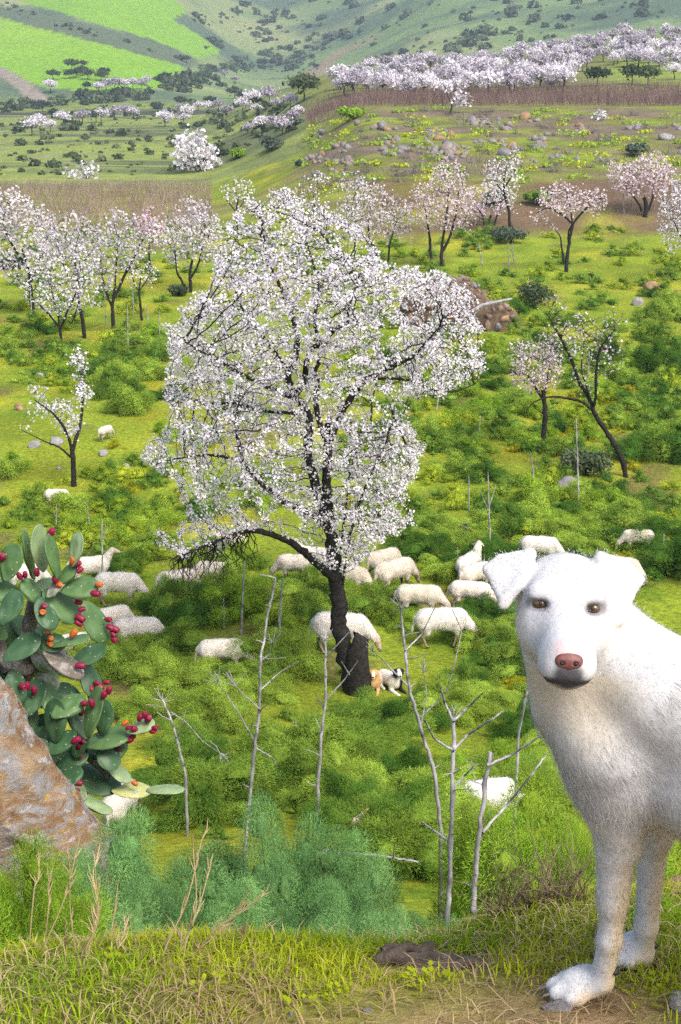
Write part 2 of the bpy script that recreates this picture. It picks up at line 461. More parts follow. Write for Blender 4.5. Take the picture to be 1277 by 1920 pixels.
    C = np.clip(C, .005, .9)
    m, ns, ls, p = mat_new('ground')
    at = nd(ns, 'ShaderNodeAttribute', attribute_name='tint')
    nz = noise(ns, ls, 9.0, 6, .7); rp = ramp(ns, [(.3, (.45, .45, .45)), (.7, (1.5, 1.5, 1.5))]); ls.new(nz, rp.inputs[0])
    c = mix(ns, ls, at.outputs[0], rp.outputs[0], 1.0, 'MULTIPLY')
    nb = noise(ns, ls, .35, 5, .65); rb = ramp(ns, [(.3, (.72, .72, .72)), (.7, (1.25, 1.25, 1.25))]); ls.new(nb, rb.inputs[0])
    c = mix(ns, ls, c, rb.outputs[0], 1.0, 'MULTIPLY')
    ls.new(c, p.inputs['Base Color']); p.inputs['Roughness'].default_value = .95; p.inputs['Specular IOR Level'].default_value = .1
    bump(ns, ls, noise(ns, ls, 14, 6, .75), .7, .04, p)
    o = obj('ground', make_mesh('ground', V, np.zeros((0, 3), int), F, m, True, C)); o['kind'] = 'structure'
build_ground()
# ------------------------------------------------------------------ almond trees
M_BARK = m_solid('almond_bark', (.010, .009, .008), (.040, .036, .031), 14, .95, .9, .03, spec=.15)
M_TWIG = m_solid('almond_twig', (.018, .014, .013), (.055, .042, .038), 6, .9, spec=.15)
M_PETAL = m_leaf('almond_petal', (.74, .725, .765), (.93, .92, .935), .30, .6, 1.0, .2)
M_PETAL_PINK = m_leaf('almond_petal_pink', (.74, .62, .66), (.88, .78, .81), .34, .6, 1.0, .2)
M_PETAL_GREY = m_leaf('almond_petal_greyish', (.62, .58, .63), (.84, .81, .84), .34, .6, 1.0, .2)
M_PETAL_ROSE = m_leaf('almond_petal_rose', (.78, .46, .58), (.86, .60, .70), .34, .6, 1.0, .2)

# how far the outline of a crown breaks up
def colonize(nodes, parent, A, step, kill, infl=1e9, iters=90, up=0.06, rs=R):
    """grow twigs from the given nodes towards the points A (space colonisation)"""
    nodes = [np.asarray(n, float) for n in nodes]; parent = list(parent)
    N = np.array(nodes); best = np.full(len(A), 1e9); bi = np.zeros(len(A), int); alive = np.ones(len(A), bool); done = 0
    tried = set()
    for it in range(iters):
        new = N[done:]
        if len(new):
            for k0 in range(0, len(new), 400):
                d = np.linalg.norm(A[:, None] - new[None, k0:k0 + 400], axis=2); j = d.argmin(1); dm = d[np.arange(len(A)), j]
                w = dm < best; best[w] = dm[w]; bi[w] = j[w] + done + k0
        done = len(N)
        alive &= best > kill
        if not alive.any(): break
        ids = np.where(alive & (best < infl))[0]
        if not len(ids): break
        dirs = unit(A[ids] - N[bi[ids]]); acc = np.zeros_like(N); np.add.at(acc, bi[ids], dirs)
        g = np.unique(bi[ids]); out = []; par = []
        for k in g:
            v = unit(unit(acc[k]) + np.array([0, 0, up]) + rs.randn(3) * .16); p = N[k] + v * step
            key = (k, tuple(np.round(p / (step * .35)).astype(int)))
            if key in tried: 
                v = unit(v + rs.randn(3) * .7); p = N[k] + v * step
            tried.add(key); out.append(p); par.append(k)
        N = np.concatenate([N, np.array(out)]); parent += par
        if len(N) > 16000: break
    return N, parent
def radii(N, parent, tip, p=2.4, base=None, cap=None):
    n = len(N); kids = [[] for _ in range(n)]
    for i, q in enumerate(parent):
        if q >= 0: kids[q].append(i)
    r = np.zeros(n)
    order = sorted(range(n), key=lambda i: -i)     # children always come after their parent
    for i in order:
        r[i] = tip if not kids[i] else sum(r[c] ** p for c in kids[i]) ** (1 / p)
        if cap is not None and i < len(cap) and cap[i] > 0: r[i] = cap[i]
    return r, kids
def chains(kids, r, root):
    out = []; st = [(None, root)]
    while st:
        pre, i = st.pop(); ch = [] if pre is None else [pre]
        while True:
            ch.append(i)
            if not kids[i]: break
            k = sorted(kids[i], key=lambda c: -r[c])
            for c in k[1:]: st.append((i, c))
            i = k[0]
        out.append(ch)
    return out
def blossoms(P, D, size, per, rs, petals=5, spread=.05, tint=(1, 1, 1)):
    """five-petalled flowers scattered round the points P"""
    n = len(P) * per
    Q = np.repeat(P, per, 0) + rs.randn(n, 3) * spread
    a = unit(np.repeat(D, per, 0) * .4 + rs.randn(n, 3) + np.array([0, -.15, .35])); ref = rs.randn(n, 3); b = unit(np.cross(a, ref)); c = np.cross(a, b)
    s = size * (.7 + .6 * rs.rand(n))
    th = 2 * pi / petals
    V = np.zeros((n, 1 + 3 * petals, 3)); C = np.ones((n, 1 + 3 * petals, 3))
    V[:, 0] = Q; C[:, 0] = (.93, .80, .82)
    for k in range(petals):
        for j, (dt, rr, hh) in enumerate(((-.40, .72, .22), (0, 1.0, .34), (.40, .72, .22))):
            t = th * k + dt * th * 1.1
            V[:, 1 + 3 * k + j] = Q + s[:, None] * (rr * (math.cos(t) * b + math.sin(t) * c) + hh * a)
    sh = (.90 + .10 * rs.rand(n))[:, None, None]; C[:, 1:] *= sh * np.array(tint)
    base = np.arange(n)[:, None, None] * (1 + 3 * petals)
    f = np.array([[0, 1 + 3 * k, 2 + 3 * k, 3 + 3 * k] for k in range(petals)])[None]
    return V.reshape(-1, 3), (base + f).reshape(-1, 4), C.reshape(-1, 3)
def almond(name, label, base, limbs, A, step, kill, bl, petal=M_PETAL, group=None, tip=.004, trunk_r=None, infl=1e9, rs=None, bare=0.0, sep_limbs=False, up=.06, sides=7, clump=.22):
    """base: the foot; limbs: [(points, radii)], the first one is the trunk; A: points the twigs reach for; bl: (size, per node, spread)"""
    rs = rs or np.random.RandomState(abs(hash(name)) % 1000 + int(abs(base[0] * 10)) % 97)
    t = thing(name, label, 'tree', base, 0, group); o = np.asarray(base, float)
    nodes = []; par = []; cap = []
    for li, (P, rr) in enumerate(limbs):
        P = catmull(P, 5); rr = np.interp(np.linspace(0, 1, len(P)), np.linspace(0, 1, len(rr)), rr)
        rr = rr * .64; wob = rs.randn(len(P), 3) * (rr[:, None] * .12); wob[0] = 0; P = P + wob
        if li == 0: pi_ = -1
        else: pi_ = int(np.argmin([np.linalg.norm(q - P[0]) for q in nodes]))
        mb = MB() 
        if li == 0: rr = rr * .98
        V, F = tube(P - o, rr * (1 + .06 * rs.randn(len(rr))), 10 if li == 0 else sides); 
        limbs[li] = (V, F, P, rr)
        for p, r_ in zip(P, rr):
            nodes.append(p); par.append(pi_); cap.append(r_); pi_ = len(nodes) - 1
    k0 = len(nodes)
    N, par = colonize(nodes, par, A, step, kill, infl, rs=rs, up=up)
    r, kids = radii(N, par, tip)
    if sep_limbs:
        for li, (V, F, P, rr) in enumerate(limbs):
            mb = MB(); mb.add(V, F); mb.build('trunk' if li == 0 else 'limb', M_BARK, t, True)
    else:
        mb = MB()
        for V, F, P, rr in limbs: mb.add(V, F)
        mb.build('trunk', M_BARK, t, True)
    tw = MB()
    for root in range(k0):
        for c0 in [c for c in kids[root] if c >= k0]:
            for ch in chains(kids, r, c0):
                if ch[0] == c0: ch = [root] + ch
                if len(ch) < 2: continue
                rr = np.minimum(r[ch], np.array([cap[i] if i < k0 else 1e9 for i in ch]) * .8); rr[0] = rr[1] if ch[0] < k0 else rr[0]
                V, F = tube(N[ch] - o, rr, 5 if rr.max() > tip * 4 else 3); tw.add(V, F)
    if tw.n: tw.build('twig', M_TWIG, t, False, 'stuff')
    # blossom sits on the thin twigs
    idx = np.arange(k0, len(N)); thin = idx[r[idx] < tip * 2.6]
    cl = vnoise3((N[thin] - o) * (1.1 / max(step, .05) * .22) + 3.3) * .5 + .5
    thin = thin[(rs.rand(len(thin)) > bare) & (cl > clump + .10 * rs.randn(len(thin)))]
    D = unit(N[thin] - N[np.array(par)[thin]])
    f = rs.rand(len(thin), 1); P = N[thin] - D * step * f
    V, F, C = blossoms(P - o, D, bl[0], bl[1], rs, spread=bl[2])
    mb = MB(); mb.add(V, F, C); mb.build('blossom', petal, t, False, 'stuff')
    return t
def px_limb(pts, Y, dY=0.0, rpx=None, seed=0):
    """limb drawn by its place in the photograph, at its own distance; dY drifts it in depth"""
    n = len(pts); ys = Y + np.linspace(0, 1, n) * dY if np.isscalar(dY) else Y + np.interp(np.linspace(0, 1, n), np.linspace(0, 1, len(dY)), dY)
    P = np.array([U(a, b, y) for (a, b), y in zip(pts, ys)]); s = FPX / zcam(Y)
    return (P, [x / s for x in rpx])

# the old almond tree in the middle of the meadow
def main_tree():
    rs = np.random.RandomState(11)
    b = ground_hit(660, 1296); Y = b[1]
    L = [
        px_limb([(662, 1302), (655, 1260), (645, 1215), (636, 1165), (636, 1125), (628, 1085), (621, 1020), (614, 950), (614, 880), (614, 820), (618, 785)], Y, 0.15, [33, 27, 25, 27, 22, 21, 18, 16, 14, 11, 8]),
        px_limb([(628, 1085), (600, 1062), (570, 1035), (530, 1010), (495, 998), (464, 996), (436, 1003), (406, 1015), (377, 1027), (345, 1040)], Y, -1.1, [15, 13, 11, 9, 8, 6, 4, 3, 2]),
        px_limb([(618, 985), (606, 966), (590, 900), (578, 846), (580, 800), (575, 770), (553, 745), (544, 722), (542, 697), (555, 666), (557, 635), (550, 598), (538, 562), (524, 534), (510, 505), (498, 460), (490, 415)], Y, .7, [14, 14, 13, 12, 11, 10, 9, 8, 7, 5, 3, 2]),
        px_limb([(553, 745), (570, 714), (575, 680), (587, 652), (609, 643), (626, 618), (651, 604), (654, 576), (665, 540), (660, 500)], Y + .3, -.8, [9, 8.5, 8, 7, 6, 5, 3, 2]),
        px_limb([(614, 830), (600, 796), (592, 754), (595, 720), (592, 697), (600, 660), (590, 600), (598, 540), (580, 470), (560, 410)], Y, 1.1, [9, 8, 7, 6, 5, 4, 3, 2]),
        px_limb([(614, 835), (640, 775), (675, 722), (702, 703), (744, 683), (778, 666), (800, 640), (825, 612)], Y, -.9, [10, 9, 9, 8, 6, 5, 3, 2]),
        px_limb([(675, 722), (712, 710), (767, 713), (802, 728), (850, 735), (890, 720)], Y - .4, .7, [5, 4, 3.5, 3, 2, 1.5]),
        px_limb([(612, 977), (584, 964), (560, 954), (530, 940), (507, 921), (470, 890), (455, 860), (448, 839), (440, 800)], Y, -1.3, [11, 10, 9, 8, 6, 4, 3, 2]),
        px_limb([(480, 900), (455, 868), (424, 857), (389, 853), (354, 857), (319, 862), (290, 872)], Y - .9, -.4, [5, 4, 4, 3, 2, 1.5]),
        px_limb([(577, 770), (551, 746), (501, 726), (451, 700), (416, 680), (380, 660), (345, 640)], Y, -1.2, [8, 7, 6, 5, 4, 3, 2]),
        px_limb([(560, 775), (491, 770), (441, 756), (391, 756), (340, 740)], Y - .3, 1.4, [5, 4.5, 4, 3, 2]),
        px_limb([(543, 700), (500, 640), (460, 590), (440, 540), (425, 490)], Y + .5, 1.0, [6, 5, 4, 3, 2]),
        px_limb([(640, 1120), (650, 1040), (662, 980), (690, 900), (720, 840), (735, 790)], Y + .1, -.9, [4, 4, 3.5, 3, 2.5, 2]),
        px_limb([(636, 1090), (640, 1020), (650, 940), (660, 870), (690, 800)], Y + .2, .9, [4, 3.5, 3, 2.5, 2]),
        px_limb([(735, 770), (745, 800), (758, 826), (762, 850)], Y - .6, 0, [4, 4, 3, 2]),
    ]
    poly = [(500, 358), (430, 400), (405, 470), (395, 540), (350, 560), (330, 600), (305, 620), (318, 700), (300, 750), (330, 790), (272, 830), (262, 862), (320, 900), (350, 950), (340, 985), (285, 990), (285, 1022), (350, 1060), (420, 1050), (440, 1010), (520, 985), (570, 1015), (600, 1050), (640, 1082), (668, 1070), (700, 1040), (740, 1000), (792, 985), (765, 935), (790, 880), (802, 830), (772, 790), (750, 745), (830, 742), (915, 700), (905, 620), (895, 550), (860, 515), (780, 498), (725, 505), (700, 450), (650, 405), (590, 372), (540, 350)]
    x = rs.uniform(255, 925, 30000); y = rs.uniform(345, 1085, 30000); k = in_poly(x, y, poly)
    k &= ~((((x - 700) / 75) ** 2 + ((y - 770) / 28) ** 2 < 1) & (rs.rand(30000) < .8))
    k &= ~((((x - 470) / 90) ** 2 + ((y - 960) / 30) ** 2 < 1) & (rs.rand(30000) < .55))
    k &= ~((y > 800) & (x < 600) & (rs.rand(30000) < .42))
    k &= ~((y > 600) & (y <= 800) & (rs.rand(30000) < .22))
    k &= (vnoise(x * .022 + 5, y * .022) > .22) | (vnoise(x * .06, y * .06) > .62)
    x, y = x[k][:11500], y[k][:11500]
    # depth of the crown: thickest along its middle
    cx = np.interp(y, [350, 500, 700, 850, 1080], [520, 600, 590, 540, 610]); hw = np.interp(y, [350, 420, 520, 700, 850, 1080], [70, 150, 290, 320, 270, 150])
    dep = 2.7 * np.sqrt(np.clip(1 - ((x - cx) / (hw * 1.25)) ** 2, .04, 1)) * np.interp(y, [350, 520, 900, 1080], [.5, 1, .9, .55])
    A = U(x, y, Y + rs.uniform(-1, 1, len(x)) * dep)
    t = almond('almond_tree', 'large old almond tree with dark trunk and white blossom in the middle of the meadow', b, L, A, .10, .125, (.0195, 8, .032), trunk_r=None, tip=.0038, rs=rs, sep_limbs=True, bare=.10, clump=.33)
    # the broken stub and hollow at the foot
    st = MB(); s = FPX / zcam(Y)
    V, F = tube(np.array([U(672, 1296, Y - .1), U(672, 1255, Y - .12), U(671, 1222, Y - .12), U(676, 1200, Y - .1), U(668, 1186, Y - .05)]) - b, np.array([26, 22, 20, 15, 5]) / s, 9)
    V += rs.randn(*V.shape) * .018; st.add(V, F); st.build('stub', M_BARK, t, True)
    hang = MB()
    for k in range(60):          # bare drooping twigs under the low limb
        u0 = rs.rand(); p = U(np.interp(u0, [0, 1], [330, 480]), np.interp(u0, [0, .4, 1], [1042, 1018, 996]), Y - .9 + .5 * u0)
        q = [p - b]; d = np.array([rs.randn() * .12, rs.randn() * .12, -.05])
        for j in range(rs.randint(4, 9)):
            d = unit(d + np.array([rs.randn() * .45, rs.randn() * .45, -.45])) * .13; q.append(q[-1] + d)
        V, F = tube(q, np.linspace(.012, .004, len(q)), 3); hang.add(V, F)
    hang.build('drooping_twig', M_BARK, t, False, 'stuff')
    return t
main_tree()

# the other almond trees of the meadow: crown ellipses (cx, cy, rx, ry, weight), limbs in the photograph's pixels
def mid_tree(label, basepx, limbs, crowns, nA, bare, bl, petal=M_PETAL, pink=0, name='almond_tree', group='almond trees in blossom behind the big tree', step=.22, kill=.24, Y=None, depth=.8):
    rs = np.random.RandomState(int(basepx[0]) + int(basepx[1]))
    b = ground_hit(*basepx) if Y is None else U(*basepx, Y)
    if Y is not None: b = on_ground(b[0], b[1])
    Y = b[1]
    s = FPX / zcam(Y, b[2])
    L = []
    for li, (pts, rp) in enumerate(limbs):
        pts = [(p[0], p[1]) for p in pts]
        dY = 0 if li == 0 else rs.uniform(-1, 1) * .5 * abs(pts[-1][1] - pts[0][1]) / s
        P, rr = px_limb(pts, Y, dY, [1] * 2); rr = [max(x, .6) / s for x in rp]
        if li == 0: P[0] = b - np.array([0, 0, .1])
        L.append((P, rr))
    A = []; tot = sum(c[4] * c[2] * c[3] for c in crowns)
    for cx, cy, rx, ry, w in crowns:
        n = int(1.9 * nA * w * rx * ry / tot); q = unit(rs.randn(n, 3)) * (rs.rand(n, 1) ** (1 / 2.4))
        A.append(U(cx + q[:, 0] * rx, cy + q[:, 1] * ry, Y + q[:, 2] * depth * (rx + ry) / 2 / s))
    A = np.concatenate(A)
    sc = Y / 80.0; bl = (bl[0] * .74, bl[1] + (1 if Y < 70 else 2), bl[2])
    return almond(name, label, b, L, A, step * max(sc, .5), kill * max(sc, .5), bl, petal, group, tip=.006 * max(sc, .5), rs=rs, bare=bare, sides=6)
mid_tree('almond tree with a dense white crown at the outer end of the row', (62, 592), [([(62, 594), (58, 545), (54, 506), (42, 470)], [7, 6, 5, 3]), ([(54, 506), (20, 455), (5, 420)], [4, 3, 1.5]), ([(57, 530), (80, 470), (95, 425)], [4, 3, 1.5])], [(35, 450, 90, 85, 1), (15, 390, 50, 45, 1.1), (90, 450, 50, 50, .8)], 1000, .21, (.085, 2, .10), M_PETAL_GREY)
mid_tree('low forked almond tree with thin white blossom in front of the row of fuller ones', (116, 652), [([(117, 654), (114, 632), (112, 615)], [5, 4.5, 4]), ([(112, 615), (92, 590), (72, 570), (50, 555)], [3.5, 3, 2, 1]), ([(112, 615), (108, 585), (100, 560), (95, 530)], [3, 2.5, 2, 1]), ([(113, 618), (128, 580), (142, 550), (150, 520)], [3.5, 3, 2, 1])], [(115, 545, 80, 52, 1), (150, 500, 40, 45, .7), (85, 500, 40, 40, .7)], 900, .3, (.065, 2, .08))
mid_tree('tall almond tree with one straight dark trunk rising between two paler ones', (158, 634), [([(160, 636), (155, 600), (148, 570), (146, 530), (140, 490)], [6, 5.5, 5, 4, 2.5]), ([(148, 560), (120, 500), (105, 450)], [3, 2, 1.5]), ([(148, 570), (135, 605), (128, 600)], [3, 2, 1])], [(120, 450, 60, 55, 1), (150, 460, 50, 60, 1), (140, 415, 35, 20, .8)], 900, .24, (.075, 2, .09), M_PETAL_GREY)
mid_tree('almond tree with a wide leaning fork and lilac white crown beside the rose one', (213, 626), [([(214, 628), (212, 600), (211, 575), (215, 545)], [7, 6, 5, 4]), ([(211, 578), (200, 550), (192, 520), (188, 480)], [4, 3.5, 2.5, 1.5]), ([(214, 560), (230, 525), (248, 491), (262, 460), (280, 430)], [4.5, 4, 3.5, 2.5, 1.5]), ([(215, 545), (218, 500), (222, 450)], [3.5, 2.5, 1.5])], [(225, 455, 58, 60, 1), (270, 440, 45, 42, 1), (195, 505, 35, 50, .7), (215, 410, 25, 22, .8)], 1100, .24, (.075, 2, .09), M_PETAL_GREY)
mid_tree('rose pink almond crown showing among the white ones', (285, 560), [([(285, 562), (283, 520), (280, 480), (279, 450)], [4, 3.5, 3, 2])], [(275, 415, 26, 26, 1), (295, 435, 20, 25, .7)], 420, .0, (.085, 2, .09), M_PETAL_ROSE, Y=84)
mid_tree('small slender almond tree with a few flowers between the fennel', (266, 601), [([(266, 602), (263, 570), (261, 545), (264, 520)], [4, 3.5, 3, 1.5]), ([(262, 550), (250, 525), (245, 500)], [2, 1.5, 1]), ([(262, 545), (278, 520), (285, 495)], [2, 1.5, 1])], [(265, 510, 38, 35, 1)], 330, .35, (.06, 2, .08))
mid_tree('round almond tree with three stems next to the crown of the big tree', (357, 548), [([(357, 550), (357, 530), (356, 515), (362, 480)], [5.5, 5, 4.5, 3]), ([(347, 545), (340, 525), (332, 510), (328, 470)], [4, 3.5, 3, 2]), ([(357, 522), (372, 495), (380, 460), (385, 430)], [4, 3, 2, 1.5])], [(360, 435, 62, 60, 1), (330, 450, 40, 50, .8), (395, 450, 40, 50, .8), (355, 385, 35, 22, .9)], 1150, .22, (.08, 2, .10), M_PETAL_GREY)
mid_tree('broad almond tree with several stems behind the stone heap', (717, 497), [([(718, 498), (705, 470), (694, 450), (690, 420)], [5, 4, 3.5, 2]), ([(728, 496), (730, 465), (736, 440), (745, 410)], [4, 3, 2, 1]), ([(710, 482), (680, 440), (660, 400)], [3, 2, 1])], [(690, 400, 68, 62, 1), (745, 410, 40, 45, .7), (670, 345, 45, 25, .7), (660, 430, 40, 40, .6)], 1250, .26, (.085, 2, .11), M_PETAL_GREY)
mid_tree('tall almond tree with three bare dark stems above the stone heap', (829, 500), [([(829, 502), (828, 470), (832, 440), (838, 400), (842, 350)], [5.5, 5, 4, 3, 2]), ([(819, 506), (808, 480), (806, 450), (802, 420), (795, 380)], [5, 4.5, 4, 3, 1.5]), ([(831, 470), (845, 440), (855, 400), (860, 360)], [4.5, 4, 3, 2])], [(838, 365, 45, 72, 1), (800, 385, 45, 45, .8), (868, 390, 32, 45, .7)], 1250, .12, (.08, 2, .10), M_PETAL_PINK)
mid_tree('pale pink almond tree with a low crown next to a tall thin one', (917, 428), [([(917, 430), (918, 412), (922, 400)], [4, 3.5, 3]), ([(908, 425), (905, 405), (895, 390)], [3, 2.5, 1.5]), ([(926, 425), (932, 405), (940, 385)], [3, 2.5, 1.5])], [(905, 378, 45, 36, 1), (935, 375, 28, 30, .8)], 700, .05, (.10, 2, .12), M_PETAL_PINK, Y=104)
mid_tree('tall thin almond tree with loose blossom rising over the brown bank', (959, 418), [([(959, 420), (954, 395), (948, 370), (945, 340), (950, 310)], [5, 4.5, 4, 3, 1.5]), ([(948, 370), (930, 340), (922, 315)], [2.5, 2, 1]), ([(947, 350), (965, 320), (970, 295)], [2.5, 2, 1])], [(945, 335, 36, 45, 1), (965, 295, 18, 22, .8), (918, 315, 15, 14, .8), (950, 375, 28, 30, .6)], 560, .22, (.085, 2, .11), Y=101)
mid_tree('short pinkish almond tree with an open cup of twigs and twin stems', (1061, 510), [([(1061, 512), (1064, 480), (1068, 450), (1074, 420)], [6, 5, 4.5, 4]), ([(1058, 495), (1053, 465), (1050, 443), (1040, 430)], [3.5, 3, 2, 1]), ([(1066, 460), (1066, 435), (1072, 422)], [3, 2.5, 2]), ([(1074, 420), (1050, 400), (1028, 390), (1005, 400)], [3.5, 3, 2, 1]), ([(1074, 420), (1095, 395), (1115, 378), (1135, 368)], [3.5, 3, 2.5, 1.5]), ([(1074, 420), (1068, 385), (1060, 355)], [2.5, 2, 1])], [(1060, 375, 55, 32, 1), (1110, 378, 35, 28, .8), (1012, 408, 24, 14, .7), (1055, 345, 14, 14, .6), (1030, 360, 25, 16, .7)], 620, .15, (.085, 2, .10), M_PETAL_PINK)
mid_tree('dense rounded pale pink almond tree in front of the rocky terrace', (1210, 400), [([(1210, 401), (1212, 385), (1208, 370)], [7, 6, 5]), ([(1204, 396), (1195, 378), (1180, 360)], [4, 3, 2]), ([(1216, 396), (1224, 370), (1230, 345)], [4, 3, 2])], [(1185, 335, 48, 38, 1), (1225, 325, 45, 45, 1), (1150, 320, 18, 25, .8)], 1100, .0, (.11, 2, .13), M_PETAL_PINK, Y=106)
mid_tree('almond tree with a drooping white crown near the lichened boulder', (1305, 525), [([(1306, 527), (1302, 480), (1296, 440), (1290, 400)], [6, 5, 4, 3]), ([(1300, 470), (1275, 440), (1262, 410)], [3, 2, 1.5])], [(1278, 380, 50, 55, 1), (1262, 430, 35, 45, .8), (1310, 400, 60, 80, .8), (1258, 465, 16, 22, .5)], 1000, .12, (.075, 2, .09))
mid_tree('small almond tree with a sparse two-forked crown beside the stones', (138, 912), [([(139, 914), (138, 885), (136, 855), (134, 835)], [9, 8, 8, 7]), ([(136, 850), (143, 820), (150, 801), (155, 751), (150, 690), (133, 645)], [6, 5.5, 5, 4, 2.5, 1]), ([(134, 840), (126, 815), (118, 798), (100, 776), (65, 750)], [5, 4.5, 4, 3, 1.5]), ([(134, 858), (125, 850), (110, 838), (85, 828), (40, 806)], [4, 3.5, 3, 2, 1])], [(105, 765, 38, 22, 1), (128, 795, 30, 25, 1), (75, 735, 22, 18, .8), (155, 740, 24, 24, .7), (148, 680, 22, 40, .35), (60, 765, 16, 14, .6)], 520, .32, (.045, 2, .05), step=.2, kill=.2)
mid_tree('leaning almond tree with a bent dark trunk and few flowers beside a dark bush', (1174, 894), [([(1176, 897), (1168, 868), (1151, 830), (1127, 795), (1113, 771), (1110, 755)], [8, 8.5, 8, 7.5, 7, 6]), ([(1113, 770), (1089, 753), (1059, 746), (1033, 744), (1003, 753), (986, 771)], [5, 4, 3.5, 3, 2, 1]), ([(1110, 758), (1101, 741), (1083, 709), (1071, 674), (1054, 638), (1042, 617), (1027, 591)], [6, 5.5, 5, 4.5, 4, 3, 1.5]), ([(1112, 765), (1117, 744), (1118, 697), (1124, 659), (1136, 638), (1154, 617)], [5, 4.5, 4, 3, 2, 1]), ([(1108, 750), (1098, 720), (1090, 690), (1095, 640), (1090, 600)], [3, 2.5, 2, 1.5, 1])], [(1080, 630, 60, 48, 1), (1130, 660, 45, 50, .9), (1040, 650, 40, 45, .7), (1150, 600, 30, 25, .6), (1040, 575, 30, 25, .5), (1095, 710, 30, 40, .5)], 1700, .86, (.042, 1, .05), M_PETAL_GREY, step=.15, kill=.14)
mid_tree('almond tree with one upright dark trunk and thin lilac blossom behind the leaning one', (1020, 848), [([(1020, 850), (1020, 815), (1022, 785), (1021, 756), (1018, 730)], [8, 7.5, 7.5, 7, 5]), ([(1021, 756), (1000, 720), (980, 690)], [4, 3, 1.5]), ([(1020, 745), (1028, 700), (1035, 660)], [3.5, 2.5, 1])], [(1005, 690, 55, 48, 1), (980, 660, 30, 30, .7), (1030, 650, 30, 30, .6), (1025, 700, 30, 35, .7)], 800, .38, (.042, 2, .05), M_PETAL_PINK, step=.17, kill=.17)
mid_tree('thin half-bare almond tree behind the top of the big tree', (445, 420), [([(445, 421), (444, 395), (447, 370)], [3, 2.5, 2]), ([(445, 400), (425, 375)], [2, 1]), ([(446, 395), (465, 365)], [2, 1])], [(445, 358, 36, 28, 1)], 420, .45, (.09, 2, .11), Y=104)
mid_tree('grey half-bare almond tree at the foot of the rocky slope', (590, 420), [([(590, 421), (590, 395), (588, 370)], [3, 2.5, 2]), ([(590, 400), (570, 375)], [2, 1])], [(588, 350, 38, 30, 1)], 420, .55, (.09, 2, .11), Y=106)
mid_tree('large round snow-white almond tree alone on the grass above the lower vineyard', (372, 322), [([(372, 323), (372, 310), (370, 300)], [4, 3.5, 3])], [(362, 280, 40, 34, 1), (385, 295, 34, 26, .9), (345, 295, 22, 22, .8), (375, 262, 22, 18, .7)], 1100, .0, (.30, 2, .28), step=.24, kill=.24, Y=172)
mid_tree('small round white almond tree behind the lower vineyard', (163, 345), [([(163, 346), (163, 335), (162, 328)], [2.5, 2, 2])], [(163, 322, 22, 18, 1), (135, 330, 16, 10, .7)], 420, .0, (.28, 2, .28), step=.24, kill=.24, Y=165)
mid_tree('almond tree with white blossom on one side standing on the terrace edge', (845, 222), [([(845, 223), (846, 205), (850, 190), (852, 165)], [3, 2.5, 2, 1]), ([(848, 200), (838, 175), (830, 155)], [1.5, 1.2, .8])], [(868, 187, 18, 16, 1), (848, 190, 6, 14, .7), (852, 160, 26, 12, .25)], 420, .15, (.20, 2, .2), step=.2, kill=.2, Y=160)
mid_tree('little white flowering almond sapling alone among the terrace rocks', (1123, 232), [([(1123, 233), (1122, 224)], [1.5, 1.2])], [(1124, 217, 13, 14, 1)], 260, .0, (.18, 2, .16), step=.16, kill=.16, Y=155)
# ------------------------------------------------------------------ far orchard, valley trees, scrub, vineyards
def puff(rs, n, c, r, s, flat=1.0, mb=None, tint=(1, 1, 1), shell=.55):
    """a cloud of small leaf faces in an uneven ellipsoid"""
    q = unit(rs.randn(n, 3)); rad = (shell + (1 - shell) * rs.rand(n, 1)) * (1 + .28 * vnoise3(q * 2.1 + np.array(c) * .37)[:, None])
    P = np.array(c) + q * rad * np.array(r)
    a = unit(q + rs.randn(n, 3) * .8); b = unit(np.cross(a, rs.randn(n, 3))); d = np.cross(a, b); ss = s * (.6 + .8 * rs.rand(n, 1))
    V = np.stack([P + b * ss, P + d * ss * .7, P - b * ss, P - d * ss * .7], 1).reshape(-1, 3)
    F = np.arange(4 * n).reshape(n, 4); C = np.repeat(np.array(tint) * (.85 + .3 * rs.rand(n, 1)), 4, 0)
    mb.add(V, F, C)
M_FAR = m_leaf('far_almond_petal', (.42, .38, .42), (.74, .69, .72), .25, .6, .05, .8)
M_SCRUB = m_leaf('scrub_leaf', (.045, .070, .038), (.105, .135, .068), .25, .6, .08, .5)
M_OLIVE = m_leaf('grey_leaf', (.060, .085, .060), (.12, .15, .105), .2, .6, .5, .4)
def far_tree(seed, mat, h=4.6, wide=1.0, n=520, s=.26):
    rs = np.random.RandomState(seed); t = bpy.data.objects.new('almond_tree', None); COL.objects.link(t)
    tr = MB(); top = np.array([rs.randn() * .2, rs.randn() * .2, h * .42])
    V, F = tube([(0, 0, -.3), (rs.randn() * .1, 0, h * .2), top], [.16, .13, .10], 6); tr.add(V, F)
    cr = MB(); k = rs.randint(5, 8)
    for i in range(k):
        a = 2 * pi * i / k + rs.rand(); c = np.array([math.cos(a) * h * .26 * wide, math.sin(a) * h * .26 * wide, h * (.55 + .18 * rs.rand())])
        V, F = tube([top, (top + c) / 2 + rs.randn(3) * .1, c], [.08, .05, .03], 4); tr.add(V, F)
        puff(rs, n // k, c, np.array([.27 * wide, .27 * wide, .25]) * h * (.8 + .4 * rs.rand()), s, mb=cr, shell=.3)
    puff(rs, n // 5, (0, 0, h * .8), (h * .26, h * .26, h * .2), s, mb=cr, shell=.3)
    tr.build('trunk', M_TWIG, t, True); cr.build('crown', mat, t, False, 'stuff'); return t
